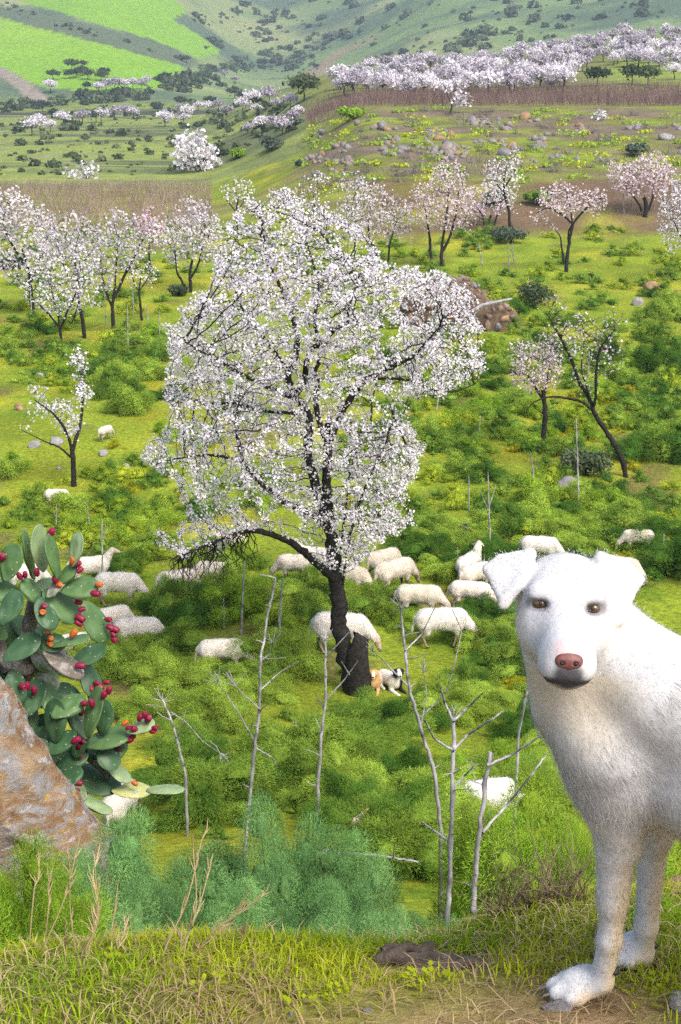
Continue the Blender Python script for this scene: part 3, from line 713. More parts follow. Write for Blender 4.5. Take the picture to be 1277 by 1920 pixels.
def place(proto_list, first, pos, rz, sc, label, cat, group, rs):
    k = rs.randint(len(proto_list)); p = proto_list[k]
    o = p if k not in first else copy_tree(p)
    first.add(k); o.location = tuple(float(v) for v in pos); o.rotation_euler = (0, 0, rz); o.scale = (sc,) * 3
    o['label'] = label; o['category'] = cat; o['group'] = group
    return o
def drop_unused(protos, first):
    for k, p in enumerate(protos):
        if k not in first:
            for c in list(p.children): bpy.data.objects.remove(c)
            bpy.data.objects.remove(p)
def spaced(poly, n, dmin, rs, y_scale=2.2, tries=20000):
    xs = [p[0] for p in poly]; ys = [p[1] for p in poly]; out = []
    X = rs.uniform(min(xs), max(xs), tries); Yv = rs.uniform(min(ys), max(ys), tries); k = in_poly(X, Yv, poly)
    for x, y in zip(X[k], Yv[k]):
        if all((x - a) ** 2 + ((y - b) * y_scale) ** 2 > dmin ** 2 for a, b in out):
            out.append((x, y))
            if len(out) >= n: break
    return out
def orchard():
    rs = np.random.RandomState(21); pr = [far_tree(100 + i, M_FAR, 4.6, 1.0 + .15 * (i % 3)) for i in range(5)]; first = set()
    poly = [(625, 186), (640, 158), (690, 140), (780, 122), (900, 112), (1000, 92), (1080, 76), (1150, 58), (1290, 42), (1290, 135), (1200, 128), (1110, 120), (1075, 150), (1060, 178), (800, 186)]
    for x, y in spaced(poly, 190, 20, rs):
        p = ground_hit(x, y, 190, 460)
        if p[1] > 455: continue
        place(pr, first, p, rs.rand() * 6.28, rs.uniform(.48, .80), 'lilac white almond tree in the orchard covering the hill behind the vineyard', 'tree', 'orchard almond trees on the hill', rs)
    for x, y in ((1020, 128), (1040, 126), (1195, 128), (1235, 135), (1265, 150), (1250, 118), (1158, 120)):
        place(pr, first, ground_hit(x, y, 190, 460), rs.rand() * 6.28, .55, 'small pale almond tree scattered on the bright grass beside the orchard', 'tree', 'scattered small almonds on the orchard slope', rs)
    drop_unused(pr, first)
    pr = [far_tree(130 + i, M_FAR, 4.6, 1.25, 420, .3) for i in range(3)]; first = set()
    spots = [(340, 208), (352, 215), (372, 200), (392, 205), (410, 200), (425, 212), (455, 205), (475, 195), (482, 210), (505, 190), (520, 200), (545, 195), (560, 210), (60, 245), (75, 238), (95, 240), (118, 228), (155, 225), (190, 222), (215, 218), (235, 212), (250, 214), (345, 225), (310, 230), (465, 243), (490, 240), (515, 232), (530, 245), (550, 225)]
    for x, y in spots:
        p = ground_hit(x, y + 8, 160, 560); place(pr, first, p, rs.rand() * 6.28, rs.uniform(.6, .95) * (1 if p[1] > 330 else .55), 'pale almond tree dotted along the valley floor below the green fields', 'tree', 'valley floor almond trees', rs)
    for x, y in [(185, 172), (200, 170), (215, 168), (232, 167), (250, 165), (265, 165), (95, 172), (420, 108), (440, 103), (275, 158)]:
        p = ground_hit(x, y + 3, 500, 900); place(pr, first, p, rs.rand() * 6.28, rs.uniform(.9, 1.3), 'white almond tree in the hedge along the foot of the green field', 'tree', 'almond trees at the foot of the field', rs)
    drop_unused(pr, first)
    pr = [far_tree(150 + i, M_SCRUB, 4.5, 1.5, 420, .34) for i in range(3)]; first = set()
    for x, y in [(100, 150), (130, 148), (143, 146), (155, 142), (165, 150), (135, 132), (155, 128), (190, 152), (195, 145), (165, 170), (80, 210), (295, 210), (340, 200), (395, 200), (440, 185), (455, 190), (480, 200), (570, 190), (560, 175), (100, 222), (180, 230), (350, 118), (395, 122)]:
        p = ground_hit(x, y, 160, 900); place(pr, first, p, rs.rand() * 6.28, rs.uniform(.7, 1.1) * (1 if p[1] > 500 else .8), 'dark olive green tree standing on the far side of the valley', 'tree', 'dark trees across the valley', rs)
    for x, y in [(1120, 162), (1185, 158), (1215, 160)]:
        p = ground_hit(x, y, 190, 400); place(pr, first, p, rs.rand() * 6.28, .62, 'dark rounded bush at the edge of the vineyard below the orchard', 'bush', 'dark bushes below the orchard', rs)
    drop_unused(pr, first)
orchard()
def scrub():
    rs = np.random.RandomState(33); mb = MB()
    polys = [([(620, 65), (330, 100), (430, 60), (330, 30), (440, 20), (560, 30), (640, 70), (600, 110), (480, 130), (420, 150), (300, 170), (300, 160), (400, 120)], 260, 1.9),
             ([(300, 150), (400, 130), (480, 120), (590, 100), (600, 140), (480, 150), (420, 165), (310, 180)], 170, 1.7),
             ([(0, 195), (130, 180), (250, 172), (310, 170), (310, 185), (130, 200), (0, 212)], 110, 1.5),
             ([(610, 130), (760, 90), (900, 60), (1000, 60), (1050, 70), (900, 95), (760, 115), (640, 135)], 90, 1.7),
             ([(0, 0), (350, 115), (365, 120), (0, 22)], 60, 1.1),
             ([(420, 0), (1277, 0), (1277, 30), (1000, 60), (700, 90), (560, 60)], 190, 2.1),
             ([(0, 235), (60, 215), (330, 190), (560, 200), (560, 250), (330, 250), (100, 270), (0, 280)], 170, .8), ([(0, 285), (120, 270), (330, 255), (520, 255), (330, 330), (0, 335)], 110, .45)]
    for poly, n, s in polys:
        for x, y in spaced(poly, n, 3, rs, 1.5):
            if y < 190 and vnoise(x * .03 + 4, y * .07) < .40: continue
            p = ground_hit(x, y, 170, 2200); f = s * (.35 + 1.5 * rs.rand() ** 2.2)
            g = (1, 1, 1) if rs.rand() < .7 else (1.6, 1.5, 1.5)
            puff(rs, 46, p + np.array([0, 0, f * .4]), (f * 1.3, f * 1.1, f * .8), f * .45, mb=mb, tint=g)
    tag(mb.build('scrub', M_SCRUB, None, False, 'stuff'), 'dark scrub and hedges covering the ravine and far hillsides', 'scrub')
scrub()
M_VINE = m_leaf('vine_cane', (.17, .11, .10), (.34, .24, .22), .2, .7, .3, .4)
def vineyard(label, rows, x_of, seed, h, n, w):
    rs = np.random.RandomState(seed); mb = MB()
    for y0 in rows:
        xa, xb = x_of(y0); x = rs.uniform(xa, xb, n); y = y0 + rs.randn(n) * .35; z = G(x, y)
        B = np.stack([x, y, z], -1); T = B + np.stack([rs.randn(n) * .42, rs.randn(n) * .42, h * rs.uniform(.5, 1.1, n)], -1)
        s = np.stack([np.full(n, w), rs.randn(n) * w, np.zeros(n)], -1)
        V = np.stack([B - s, B + s, T + s * .3, T - s * .3], 1).reshape(-1, 3)
        mb.add(V, np.arange(4 * n).reshape(n, 4), np.repeat(.7 + .6 * rs.rand(n, 1) * np.ones(3), 4, 0))
    return tag(mb.build('vineyard', M_VINE, None, False, 'stuff'), label, 'vineyard')
vineyard('rows of bare reddish vine canes along the top of the rocky terrace', np.arange(172, 214, 2.6), lambda y: (-.022 * y, .29 * y), 41, 1.5, 900, .014)
vineyard('bare brown vine canes in the field behind the row of almond trees', np.arange(106, 156, 2.0), lambda y: (-.30 * y, -.085 * y), 42, 1.2, 420, .010)

# ------------------------------------------------------------------ giant fennel
M_FENNEL = m_leaf('fennel_leaf', (.075, .165, .024), (.295, .415, .055), .32, .6, 1.1, .8)
M_FENNEL_BLUE = m_leaf('fennel_leaf_blue_green', (.11, .245, .080), (.23, .41, .130), .26, .6, 2.5, .2)
M_FENNEL_LIME = m_leaf('fennel_leaf_lime', (.17, .30, .025), (.31, .43, .045), .26, .6, 2.5, .3)
M_FENNEL_GOLD = m_leaf('fennel_leaf_gold', (.30, .30, .015), (.46, .38, .02), .4, .6, 2.5, .3)
M_FSTEM = m_solid('fennel_stem', (.07, .12, .03), (.14, .20, .05), 8, .8)
def fennel_mesh(seed, K, n, lw, ll, pr=.27, stems=True, core=2, cf=.46):
    """a dome of feathery plumes, each a spray of hair-fine leaflets, on arching ribs from one root"""
    rs = np.random.RandomState(seed)
    az = rs.rand(K) * 2 * pi; el = np.arcsin(np.clip(.10 + .9 * rs.rand(K), 0, .99)); rad = rs.uniform(.62, 1.0, K) * (1 + .18 * rs.randn(K)).clip(.7, 1.25)
    out = np.stack([np.cos(az) * np.cos(el), np.sin(az) * np.cos(el), np.sin(el)], -1)
    c = out * rad[:, None] * (1 - pr * .6); ax_ = unit(out + np.array([0, 0, .55])); r = pr * rs.uniform(.65, 1.25, K)
    m = K * n; j = np.repeat(np.arange(K), n)
    q = unit(rs.randn(m, 3) + ax_[j] * .75) * (.45 + .62 * rs.rand(m, 1) ** .7)
    oh = unit(out * np.array([1, 1, 0]) + 1e-4); th_ = np.stack([-oh[:, 1], oh[:, 0], 0 * oh[:, 0]], -1)
    def shape(v, k, f=1.0): return (oh[k] * (v * oh[k]).sum(1, keepdims=True) * 1.45 + th_[k] * (v * th_[k]).sum(1, keepdims=True) * .80 + np.array([0, 0, .62]) * v) * (r[k] * f)[:, None]
    P = c[j] + shape(q, j); dr = ((q * q).sum(1) - (q * ax_[j]).sum(1) ** 2).clip(0)
    P[:, 2] -= .38 * r[j] * dr; P[:, 2] = np.maximum(P[:, 2], .01)
    qn = unit(q + np.array([0, 0, .25])); D = unit(q * .55 + oh[j] * .55 + rs.randn(m, 3) * .55 - np.array([0, 0, .10])); ln = ll * (.55 + .9 * rs.rand(m)); sid = unit(np.cross(D, qn + rs.randn(m, 3) * .45))
    V = np.stack([P - sid * lw * .5, P + sid * lw * .5, P + D * ln[:, None]], 1).reshape(-1, 3)
    fr = .72 + .56 * rs.rand(K); C = np.repeat((fr[j] * (.85 + .3 * rs.rand(m)))[:, None] * np.ones(3), 3, 0)
    lf = MB(); lf.add(V, np.arange(3 * m).reshape(m, 3), C)
    if core:
        import bmesh
        bm = bmesh.new(); bmesh.ops.create_icosphere(bm, subdivisions=core, radius=1.0); SV = np.array([v.co[:] for v in bm.verts]); SF = np.array([[v.index for v in f.verts] for f in bm.faces]); bm.free()
        for k in range(K):
            w = SV * (1 + .35 * fbm3(SV * 2.3 + 7.7 * k + seed, 3) + .22 * rs.randn(len(SV)))[:, None]; w = shape(w, np.full(len(w), k), cf); w[:, 2] -= .38 * r[k] * cf * (SV[:, 0] ** 2 + SV[:, 1] ** 2) * .6; w = w + c[k]; w[:, 2] = np.maximum(w[:, 2], -.02); lf.add(w, SF, np.ones(3) * fr[k] * .92)
    st = MB()
    if stems:
        for k in range(K):
            q = catmull([(0, 0, 0), c[k] * np.array([.45, .45, .62]), c[k], c[k] + ax_[k] * r[k] * .6], 3); v, f = tube(q, np.linspace(.010, .002, len(q)), 4); st.add(v, f)
    return lf, st
FEN = {}
def fennel_protos(key, seeds, *a, **kw):
    FEN[key] = []
    for s in seeds:
        lf, st = fennel_mesh(s, *a, **kw)
        FEN[key].append((lf.mesh('fennel_foliage', M_FENNEL, True), st.mesh('fennel_stem', M_FSTEM, True)))
fennel_protos('near', (1, 2, 3), 84, 2000, .0038, .036, pr=.21, cf=.30)
fennel_protos('mid', (4, 5, 6, 7), 26, 1700, .0076, .056, pr=.32)
fennel_protos('far', (8, 9, 10, 11), 16, 800, .0145, .085, pr=.38, core=2)
NF = [0]
def fennel(pos, h, w, lod, mat, label, group, rs, stem=True, name='giant_fennel'):
    t = thing(name, label, 'fennel', pos, rs.rand() * 6.28, group); t.scale = (w, w, h)
    lf, st = FEN[lod][rs.randint(len(FEN[lod]))]
    o = obj('foliage', lf, t, 'stuff')
    o.material_slots[0].link = 'OBJECT'; o.material_slots[0].material = mat
    if stem: obj('stem', st, t)
    NF[0] += 1; return t
def area_of(x, y):
    """the nearest landmark, for the label"""
    L = [((655, 1300), 'in front of the big almond trunk'), ((850, 1560), 'around the thick grey stalks'), ((390, 1500), 'downhill of the broken pale stalk'), ((960, 1300), 'beside the chest of the white dog'), ((270, 1290), 'among the sheep near the cactus'), ((480, 1150), 'under the low limb of the big almond'), ((760, 1150), 'around the standing dark-legged sheep'), ((250, 980), 'below the small two-forked almond'), ((1060, 960), 'around the pale grey boulder'), ((1220, 1010), 'by the lone sheep beyond the dog'), ((900, 790), 'around the upright-trunked almond'), ((1200, 760), 'between the leaning almond and the lichened boulder'), ((1180, 620), 'below the ochre lichened boulder'), ((950, 660), 'beside the stone heap'), ((240, 680), 'below the forked almonds of the row'), ((70, 640), 'under the almonds at the end of the row'), ((410, 780), 'behind the crown of the big almond')]
    return min(L, key=lambda q: (q[0][0] - x) ** 2 + (q[0][1] - y) ** 2)[1]
def fennels():
    rs = np.random.RandomState(51)
    # the bushes on the bank just below the ledge: (px, py of the top, distance, width m, material, label)
    gb = 'fennel bushes on the bank'
    for px, pt, Y, w, m, lab in [
        (512, 1476, 7.2, .46, M_FENNEL_BLUE, 'tall blue-green cone of fine fennel leaf on the bank beside a dry stalk'),
        (285, 1548, 6.6, .48, M_FENNEL_BLUE, 'wide mound of blue-green fennel at the foot of the boulder'),
        (185, 1600, 6.2, .45, M_FENNEL_BLUE, 0), (330, 1625, 5.9, .42, M_FENNEL_BLUE, 0), (105, 1635, 5.6, .45, M_FENNEL_BLUE, 0), (220, 1690, 5.2, .40, M_FENNEL_BLUE, 0), (60, 1700, 5.0, .36, M_FENNEL_BLUE, 0),
        (410, 1640, 6.2, .42, M_FENNEL_BLUE, 0), (470, 1690, 5.6, .40, M_FENNEL_BLUE, 0), (570, 1640, 6.3, .44, M_FENNEL_BLUE, 0), (650, 1690, 5.6, .42, M_FENNEL_BLUE, 0), (690, 1640, 6.4, .40, M_FENNEL_BLUE, 0), (360, 1715, 4.9, .34, M_FENNEL_BLUE, 0), (560, 1725, 4.9, .34, M_FENNEL_BLUE, 0), (745, 1735, 5.2, .3, M_FENNEL_BLUE, 0), (140, 1735, 4.7, .3, M_FENNEL_BLUE, 0),
        (8, 1552, 4.6, .24, M_FENNEL_LIME, 'lime yellow fennel tuft in front of the boulder'), (-30, 1600, 4.3, .26, M_FENNEL_LIME, 'lime yellow fennel tuft lower down in front of the boulder'),
        (1040, 1440, 7.0, .55, M_FENNEL_LIME, 'bright lime fennel bush right behind the white dog'), (1075, 1530, 6.0, .40, M_FENNEL_LIME, 'bright lime fennel tuft behind the forelegs of the white dog'),
        (960, 1690, 5.6, .34, M_FENNEL, 'low fennel tuft among dry grass beside two grey stalks'), (1250, 1560, 7.5, .5, M_FENNEL, 'dark fennel clump behind the forelegs of the white dog'), (830, 1735, 5.0, .26, M_FENNEL_BLUE, 'low blue-green fennel tuft at the foot of the grey stalks')]:
        p = U(px, pt, Y); z = float(G(p[0], Y)); h = max(p[2] - z, .2)
        fennel((p[0], Y, z - .05), h * 1.02, max(w * .85, h * .46), 'near', m, lab or 'soft blue-green fennel bush on the bank below the ledge', gb, rs)
    # fennel of the meadow by patches: (cx, cy, rx, ry, how many, size m, lime share)
    patches = [(720, 1400, 110, 62, 9, 1.1, 0), (640, 1470, 90, 50, 6, 1.15, .1), (560, 1480, 60, 30, 3, 1.0, .1), (385, 1505, 90, 40, 6, 1.15, 0), (770, 1500, 110, 40, 6, 1.05, .1), (870, 1560, 120, 60, 7, 1.0, .2), (740, 1620, 90, 40, 5, .95, .1), (680, 1560, 70, 30, 4, .9, .1), (960, 1460, 60, 50, 4, 1.0, .4), (1000, 1340, 50, 60, 5, 1.0, .1),
               (900, 1300, 90, 60, 6, 1.05, .1), (960, 1230, 50, 50, 5, 1.05, .2), (890, 1180, 50, 30, 4, .95, .1), (390, 1380, 70, 30, 4, 1.1, 0), (300, 1330, 60, 45, 5, 1.1, .1), (250, 1270, 70, 40, 5, 1.1, .2), (330, 1240, 60, 30, 4, 1.0, .2), (440, 1285, 60, 40, 5, 1.0, .1), (510, 1260, 60, 40, 4, 1.0, .1), (560, 1180, 60, 40, 5, 1.0, .2), (480, 1130, 60, 40, 6, 1.0, .3), (360, 1150, 70, 25, 6, 1.05, .1), (560, 1110, 50, 25, 4, 1.0, .1), (700, 1130, 50, 30, 4, .9, .3), (770, 1170, 50, 25, 3, .85, .3), (250, 1070, 90, 20, 5, .9, .2), (400, 1050, 90, 25, 6, .9, .2),
               (320, 980, 80, 40, 8, .85, .4), (200, 960, 90, 30, 6, .8, .4), (450, 930, 60, 40, 6, .8, .4), (820, 1040, 60, 40, 6, .95, .2), (900, 1010, 60, 50, 8, 1.0, .1), (1010, 960, 80, 50, 9, .95, .2), (1150, 960, 110, 40, 11, .95, .1), (1240, 1040, 50, 60, 6, 1.0, .2), (1070, 1010, 70, 30, 6, .95, .1), (880, 890, 40, 20, 3, .9, 0), (1230, 830, 60, 50, 6, 1.25, .1), (740, 960, 50, 30, 4, .8, .4), (860, 790, 90, 50, 12, .85, .5), (970, 800, 70, 40, 8, .85, .5), (1060, 810, 50, 40, 5, .85, .5), (1180, 740, 100, 60, 14, .95, .4),
               (1200, 650, 90, 60, 16, 1.15, .0), (1240, 570, 40, 40, 5, 1.2, 0), (940, 690, 60, 60, 10, 1.0, .1), (860, 700, 60, 50, 8, .9, .3), (720, 640, 40, 40, 4, 1.1, 0), (1000, 620, 60, 50, 8, 1.0, .1), (250, 720, 70, 45, 12, 1.2, 0), (240, 640, 80, 50, 12, 1.0, .1), (60, 620, 70, 50, 8, .9, .1), (150, 680, 70, 30, 6, .9, .2), (330, 820, 60, 50, 5, .9, .3), (90, 690, 60, 20, 4, .8, .3), (30, 850, 40, 40, 3, .8, .2), (430, 760, 60, 60, 6, .9, .3)]
    for cx, cy, rx, ry, n, sz, lime in patches:
        k = 0; pts = []; n = max(2, int(round(n * (.50 if cy > 1050 else .62)))); sz *= 1.06
        for tr in range(200):
            if k >= n: break
            q = rs.uniform(-1, 1, 2)
            if q @ q > 1: continue
            x, y = cx + q[0] * rx, cy + q[1] * ry
            if any(((x - a) / 1.0) ** 2 + ((y - b) * 1.7) ** 2 < (rx * ry / n) * .9 for a, b in pts): continue
            pts.append((x, y)); k += 1; s = sz * rs.uniform(.7, 1.2)
            p = ground_hit(x, y + 12); L_ = rs.rand() < lime
            w = s * .72; h = s * rs.uniform(.60, .85)
            fennel((p[0], p[1], p[2] - .04), h, w, 'mid' if p[1] < 34 else 'far', M_FENNEL_LIME if L_ else M_FENNEL, ('lime yellow' if L_ else 'bushy' if s > 1.02 else 'small' if s < .78 else 'rounded') + ' green feathery fennel clump ' + area_of(x, y), 'fennel clumps of the meadow', rs, stem=p[1] < 40)
    # the rest of the meadow, too many and too small to count
    mb = MB(); gold = MB()
    base = [fennel_mesh(60 + i, 9, 150, .028, .12, .42, False, 1)[0].arrays() for i in range(4)]
    def plant(x, y, s, mb, tint):
        p = ground_hit(x, y); V, F3, F4, C = base[rs.randint(4)]; a = rs.rand() * 6.28
        M = np.array([[math.cos(a), -math.sin(a), 0], [math.sin(a), math.cos(a), 0], [0, 0, 1]]); mb.add((V @ M.T) * np.array([.75, .75, .8]) * s + p - np.array([0, 0, .03]), F3, C * tint)
    for poly, n, s in [([(0, 520), (330, 500), (330, 640), (180, 760), (0, 680)], 80, .8), ([(640, 470), (960, 430), (1277, 420), (1277, 560), (960, 640), (700, 640)], 110, .95), ([(650, 660), (930, 640), (1277, 600), (1277, 860), (1000, 860), (650, 860)], 150, .85), ([(0, 930), (330, 860), (330, 1060), (0, 1040)], 60, .6), ([(640, 870), (1000, 870), (1277, 900), (1277, 1100), (800, 1100)], 110, .65), ([(200, 1060), (620, 1060), (800, 1560), (250, 1420)], 40, .42), ([(0, 430), (640, 430), (640, 520), (0, 520)], 110, .8), ([(300, 1400), (1000, 1400), (1000, 1680), (420, 1650)], 30, .42)]:
        for x, y in spaced(poly, n, 9, rs, 1.6): plant(x, y, s * rs.uniform(.6, 1.25), mb, np.array([1, 1, 1]) if rs.rand() < .65 else np.array([1.7, 1.35, .8]))
    tag(mb.build('fennel_thicket', M_FENNEL, None, False, 'stuff'), 'low feathery fennel filling the meadow between the larger clumps', 'fennel')
    for poly, n, s in [([(800, 700), (1277, 660), (1277, 900), (950, 850), (790, 850)], 55, .5), ([(180, 720), (340, 900), (300, 1050), (200, 1000)], 22, .4), ([(250, 1080), (450, 1130), (450, 1180), (250, 1200)], 10, .42), ([(900, 1200), (1010, 1250), (1000, 1330), (960, 1340)], 6, .5), ([(440, 760), (760, 780), (720, 980), (430, 960)], 20, .4), ([(880, 960), (1277, 1000), (1277, 1110), (900, 1080)], 14, .4), ([(700, 1040), (900, 1040), (880, 1180), (700, 1180)], 8, .35)]:
        for x, y in spaced(poly, int(n * .6), 12, rs, 1.6): plant(x, y, s * rs.uniform(.5, 1.1), gold, np.array([1, 1, 1]))
    tag(gold.build('yellowed_fennel', M_FENNEL_GOLD, None, False, 'stuff'), 'golden yellow withering fennel leaves scattered through the meadow', 'fennel')
fennels()
# ------------------------------------------------------------------ grass
M_GRASS = m_leaf('grass_blade', (.21, .29, .012), (.42, .46, .02), .4, .6, .9, .1)
M_STRAW = m_leaf('straw', (.36, .27, .13), (.62, .50, .28), .3, .6, 2.0, .3)
M_STALK = m_solid('dry_stalk', (.17, .155, .15), (.40, .385, .39), 9, .7, .3, .005, tint=True)
M_BROWNW = m_leaf('dead_weed', (.17, .125, .075), (.34, .26, .16), .3, .6, 2.0, .3)
def blades(P, rs, h, w, lean, mb, tint):
    n = len(P); a = rs.rand(n) * 6.28; d = np.stack([np.cos(a), np.sin(a), 0 * a], -1); s = np.stack([-np.sin(a), np.cos(a), 0 * a], -1)
    hh = (h * (.5 + rs.rand(n)))[:, None]; ln = (lean * rs.rand(n))[:, None] * hh; ww = w * (.7 + .6 * rs.rand(n))[:, None]
    up = np.array([0, 0, 1.0])
    m = P + d * ln * .35 + up * hh * .6; t = P + d * ln + up * hh * (1 - .25 * ln / np.maximum(hh, 1e-6))
    V = np.stack([P - s * ww, P + s * ww, m + s * ww * .7, m - s * ww * .7, t], 1)
    b = np.arange(n)[:, None] * 5
    C = np.repeat(tint, 5, 0)
    k = mb.n; mb.add(V.reshape(-1, 3), b + np.array([[0, 1, 2, 3]]), C); mb.F[3].append(k + b + np.array([[3, 2, 4]]))
def grass():
    rs = np.random.RandomState(71)
    # meadow turf, thinning with distance
    n = 120000; Y = 7 * (95 / 7) ** (rs.rand(n) ** .85); x = rs.uniform(-.30, .30, n) * Y
    k = fbm(x * .5 + 4, Y * .5, 3) > -.25 + .25 * rs.randn(n); x, Y = x[k], Y[k]
    mb = MB(); P = np.stack([x, Y, G(x, Y) - .01], -1); f = np.clip(Y / 25, .6, 2.6)
    c1, c2 = np.array([1.0, 1.0, 1.0]), np.array([1.25, .95, .8]); q = np.clip(.5 + fbm(x * .25, Y * .25, 3) * 1.5 + .25 * rs.randn(len(x)), 0, 1)[:, None]
    T = (c1 * (1 - q) + c2 * q) * (.6 + .5 * rs.rand(len(x), 1))
    for lo, hi in ((0, 16), (16, 30), (30, 50), (50, 100)):
        m = (Y >= lo) & (Y < hi)
        if m.any(): blades(P[m], rs, .032 * f[m].mean() ** .6, .005 * f[m].mean(), 1.4, mb, T[m])
    tag(mb.build('meadow_grass', M_GRASS, None, False, 'stuff'), 'short bright yellow-green grass covering the meadow', 'grass')
    # the ledge in front: green tufts
    mb = MB(); st = MB()
    n = 60000; x = rs.uniform(-1.0, 1.0, n); Y = rs.uniform(1.55, 3.35, n)
    g = fbm(x * 2.4 + 20, Y * 2.4, 3) + .55 * smooth(2.15, 2.6, Y) - .12
    lg_ = ground_hit(805, 1812, 1.5, 3.2); k = (g > .12 + .16 * rs.randn(n)) & ~((np.abs(x - lg_[0]) < .12) & (Y < lg_[1] + .03) & (Y > lg_[1] - .10)); xa, Ya = x[k], Y[k]; P = np.stack([xa, Ya, G(xa, Ya) - .004], -1)
    fine = fbm(xa * 5, Ya * 5, 2)
    T = np.array([.92, 1.0, 1.3]) * (.62 + .6 * rs.rand(len(xa), 1)) * (1 + .5 * fine[:, None] * np.array([1, .4, 0]))
    for lo, hi, h in ((0, 2.3, .026), (2.3, 2.6, .028), (2.6, 9, .026)):
        m = (Ya >= lo) & (Ya < hi); blades(P[m], rs, h, .0016, 1.5, mb, T[m])
    tag(mb.build('ledge_grass', M_GRASS, None, False, 'stuff'), 'tufts of short green grass on the ledge under the white dog', 'grass')
    k = rs.rand(n) < (.16 + .22 * smooth(2.5, 2.1, Y)) * (.4 + 1.2 * (fbm(x * 4, Y * 4, 2) > -.1)); xs, Ys = x[k], Y[k]; P = np.stack([xs, Ys, G(xs, Ys)], -1)
    blades(P, rs, .026, .0013, 3.2, st, np.ones((len(xs), 3)) * (.6 + .6 * rs.rand(len(xs), 1)))
    tag(st.build('dry_grass', M_STRAW, None, False, 'stuff'), 'dry straw lying between the green tufts on the ledge', 'grass')
    # rim of the ledge: longer blades hanging over
    mb = MB(); n = 9000; x = rs.uniform(-1.0, 1.0, n); Y = rs.uniform(2.75, 3.25, n); k = fbm(x * 3, Y * 3, 2) > -.1; x, Y = x[k], Y[k]
    blades(np.stack([x, Y, G(x, Y)], -1), rs, .034, .0016, 1.3, mb, np.array([1.05, 1.08, 1.2]) * (.65 + .5 * rs.rand(len(x), 1)))
    tag(mb.build('rim_grass', M_GRASS, None, False, 'stuff'), 'longer thin grass along the outer rim of the ledge', 'grass')
grass()
def straws():
    rs = np.random.RandomState(72)
    # upright dry stems standing on the rim: (foot px, top px, bend)
    L = [((78, 1795), (150, 1570), 8), ((142, 1800), (130, 1620), -4), ((88, 1740), (92, 1650), 2), ((160, 1805), (178, 1625), 14), ((162, 1805), (165, 1620), 22), ((165, 1800), (185, 1640), 6), ((208, 1800), (217, 1690), -3), ((212, 1800), (234, 1735), 3), ((304, 1800), (378, 1575), 10), ((345, 1805), (362, 1590), 14), ((340, 1790), (400, 1600), 5), ((345, 1805), (490, 1682), -12), ((352, 1800), (460, 1690), 8), ((338, 1800), (335, 1740), 3), ((122, 1790), (122, 1740), 0), ((60, 1700), (75, 1600), 4), ((450, 1770), (456, 1740), 2)]
    for i, (f, t, bd) in enumerate(L):
        Y = rs.uniform(2.85, 3.1); a = ground_hit(f[0], f[1], 2.0, 3.3); a = on_ground(a[0], min(a[1], 3.15)); b = U(t[0], t[1], a[1] + rs.uniform(-.05, .12))
        a_ = U(f[0], f[1], a[1]); m = (a_ + b) / 2 + np.array([bd / 1000., 0, 0]); o = thing('dry_grass_stem', 'tall bleached dry grass stem standing on the rim of the ledge', 'grass', a, 0, 'dry stems on the ledge rim')
        mb = MB(); q = catmull([a, a_ + (b - a_) * .15, m, b], 6); V, F = tube(q - a, np.linspace(.0022, .0009, len(q)), 5); mb.add(V, F); mb.build('stem', M_STRAW, o, True)
        mb = MB(); D = unit(b - m)
        for k in range(9):
            p = q[-1 - rs.randint(0, 10)]; e = p + unit(D + rs.randn(3) * .28) * rs.uniform(.02, .05); V, F = tube(np.array([p, (p + e) / 2 + rs.randn(3) * .002, e]) - a, [.0016, .0013, .0003], 3); mb.add(V, F)
        mb.build('seed_head', M_STRAW, o, False, 'stuff')
    # tangle of dead weeds beside the dog
    mb = MB()
    for k in range(170):
        a = ground_hit(rs.uniform(925, 1120), rs.uniform(1700, 1775), 2.0, 3.2); a = on_ground(a[0], min(max(a[1], 2.7), 3.2)); q = [a]; d = np.array([rs.randn() * .3, rs.randn() * .3, 1.0])
        for j in range(rs.randint(3, 7)):
            d = unit(d + rs.randn(3) * .35); q.append(q[-1] + d * rs.uniform(.018, .042))
        V, F = tube(q, np.linspace(.0014, .0005, len(q)), 3); mb.add(V, F, np.ones(3) * rs.uniform(.6, 1.5))
    tag(mb.build('dead_weed', M_BROWNW, None, False, 'stuff'), 'tangle of thin dead brown weeds at the rim beside the forelegs of the dog', 'weed')
    # green herbs on the ledge
    for i, (x, y, s) in enumerate(((805, 1850, 1.0), (395, 1862, .8), (640, 1880, .7), (1250, 1862, .9), (570, 1900, .8), (215, 1812, .7))):
        a = ground_hit(x, y, 1.5, 3.2); o = thing('herb', 'small bright green leafy herb growing on the ledge', 'plant', a, 0, 'green herbs on the ledge'); mb = MB()
        for k in range(30):
            an = rs.rand() * 6.28; r = rs.uniform(.01, .045) * s; c = np.array([math.cos(an) * r, math.sin(an) * r, rs.uniform(.006, .022)]); d = unit(np.array([math.cos(an), math.sin(an), .5])); sd_ = np.array([-d[1], d[0], 0]); l = .013 * s
            mb.add([c, c + d * l * .5 + sd_ * l * .5, c + d * l, c + d * l * .5 - sd_ * l * .5], [[0, 1, 2, 3]])
        mb.build('leaf', M_GRASS, o, False, 'stuff')
straws()

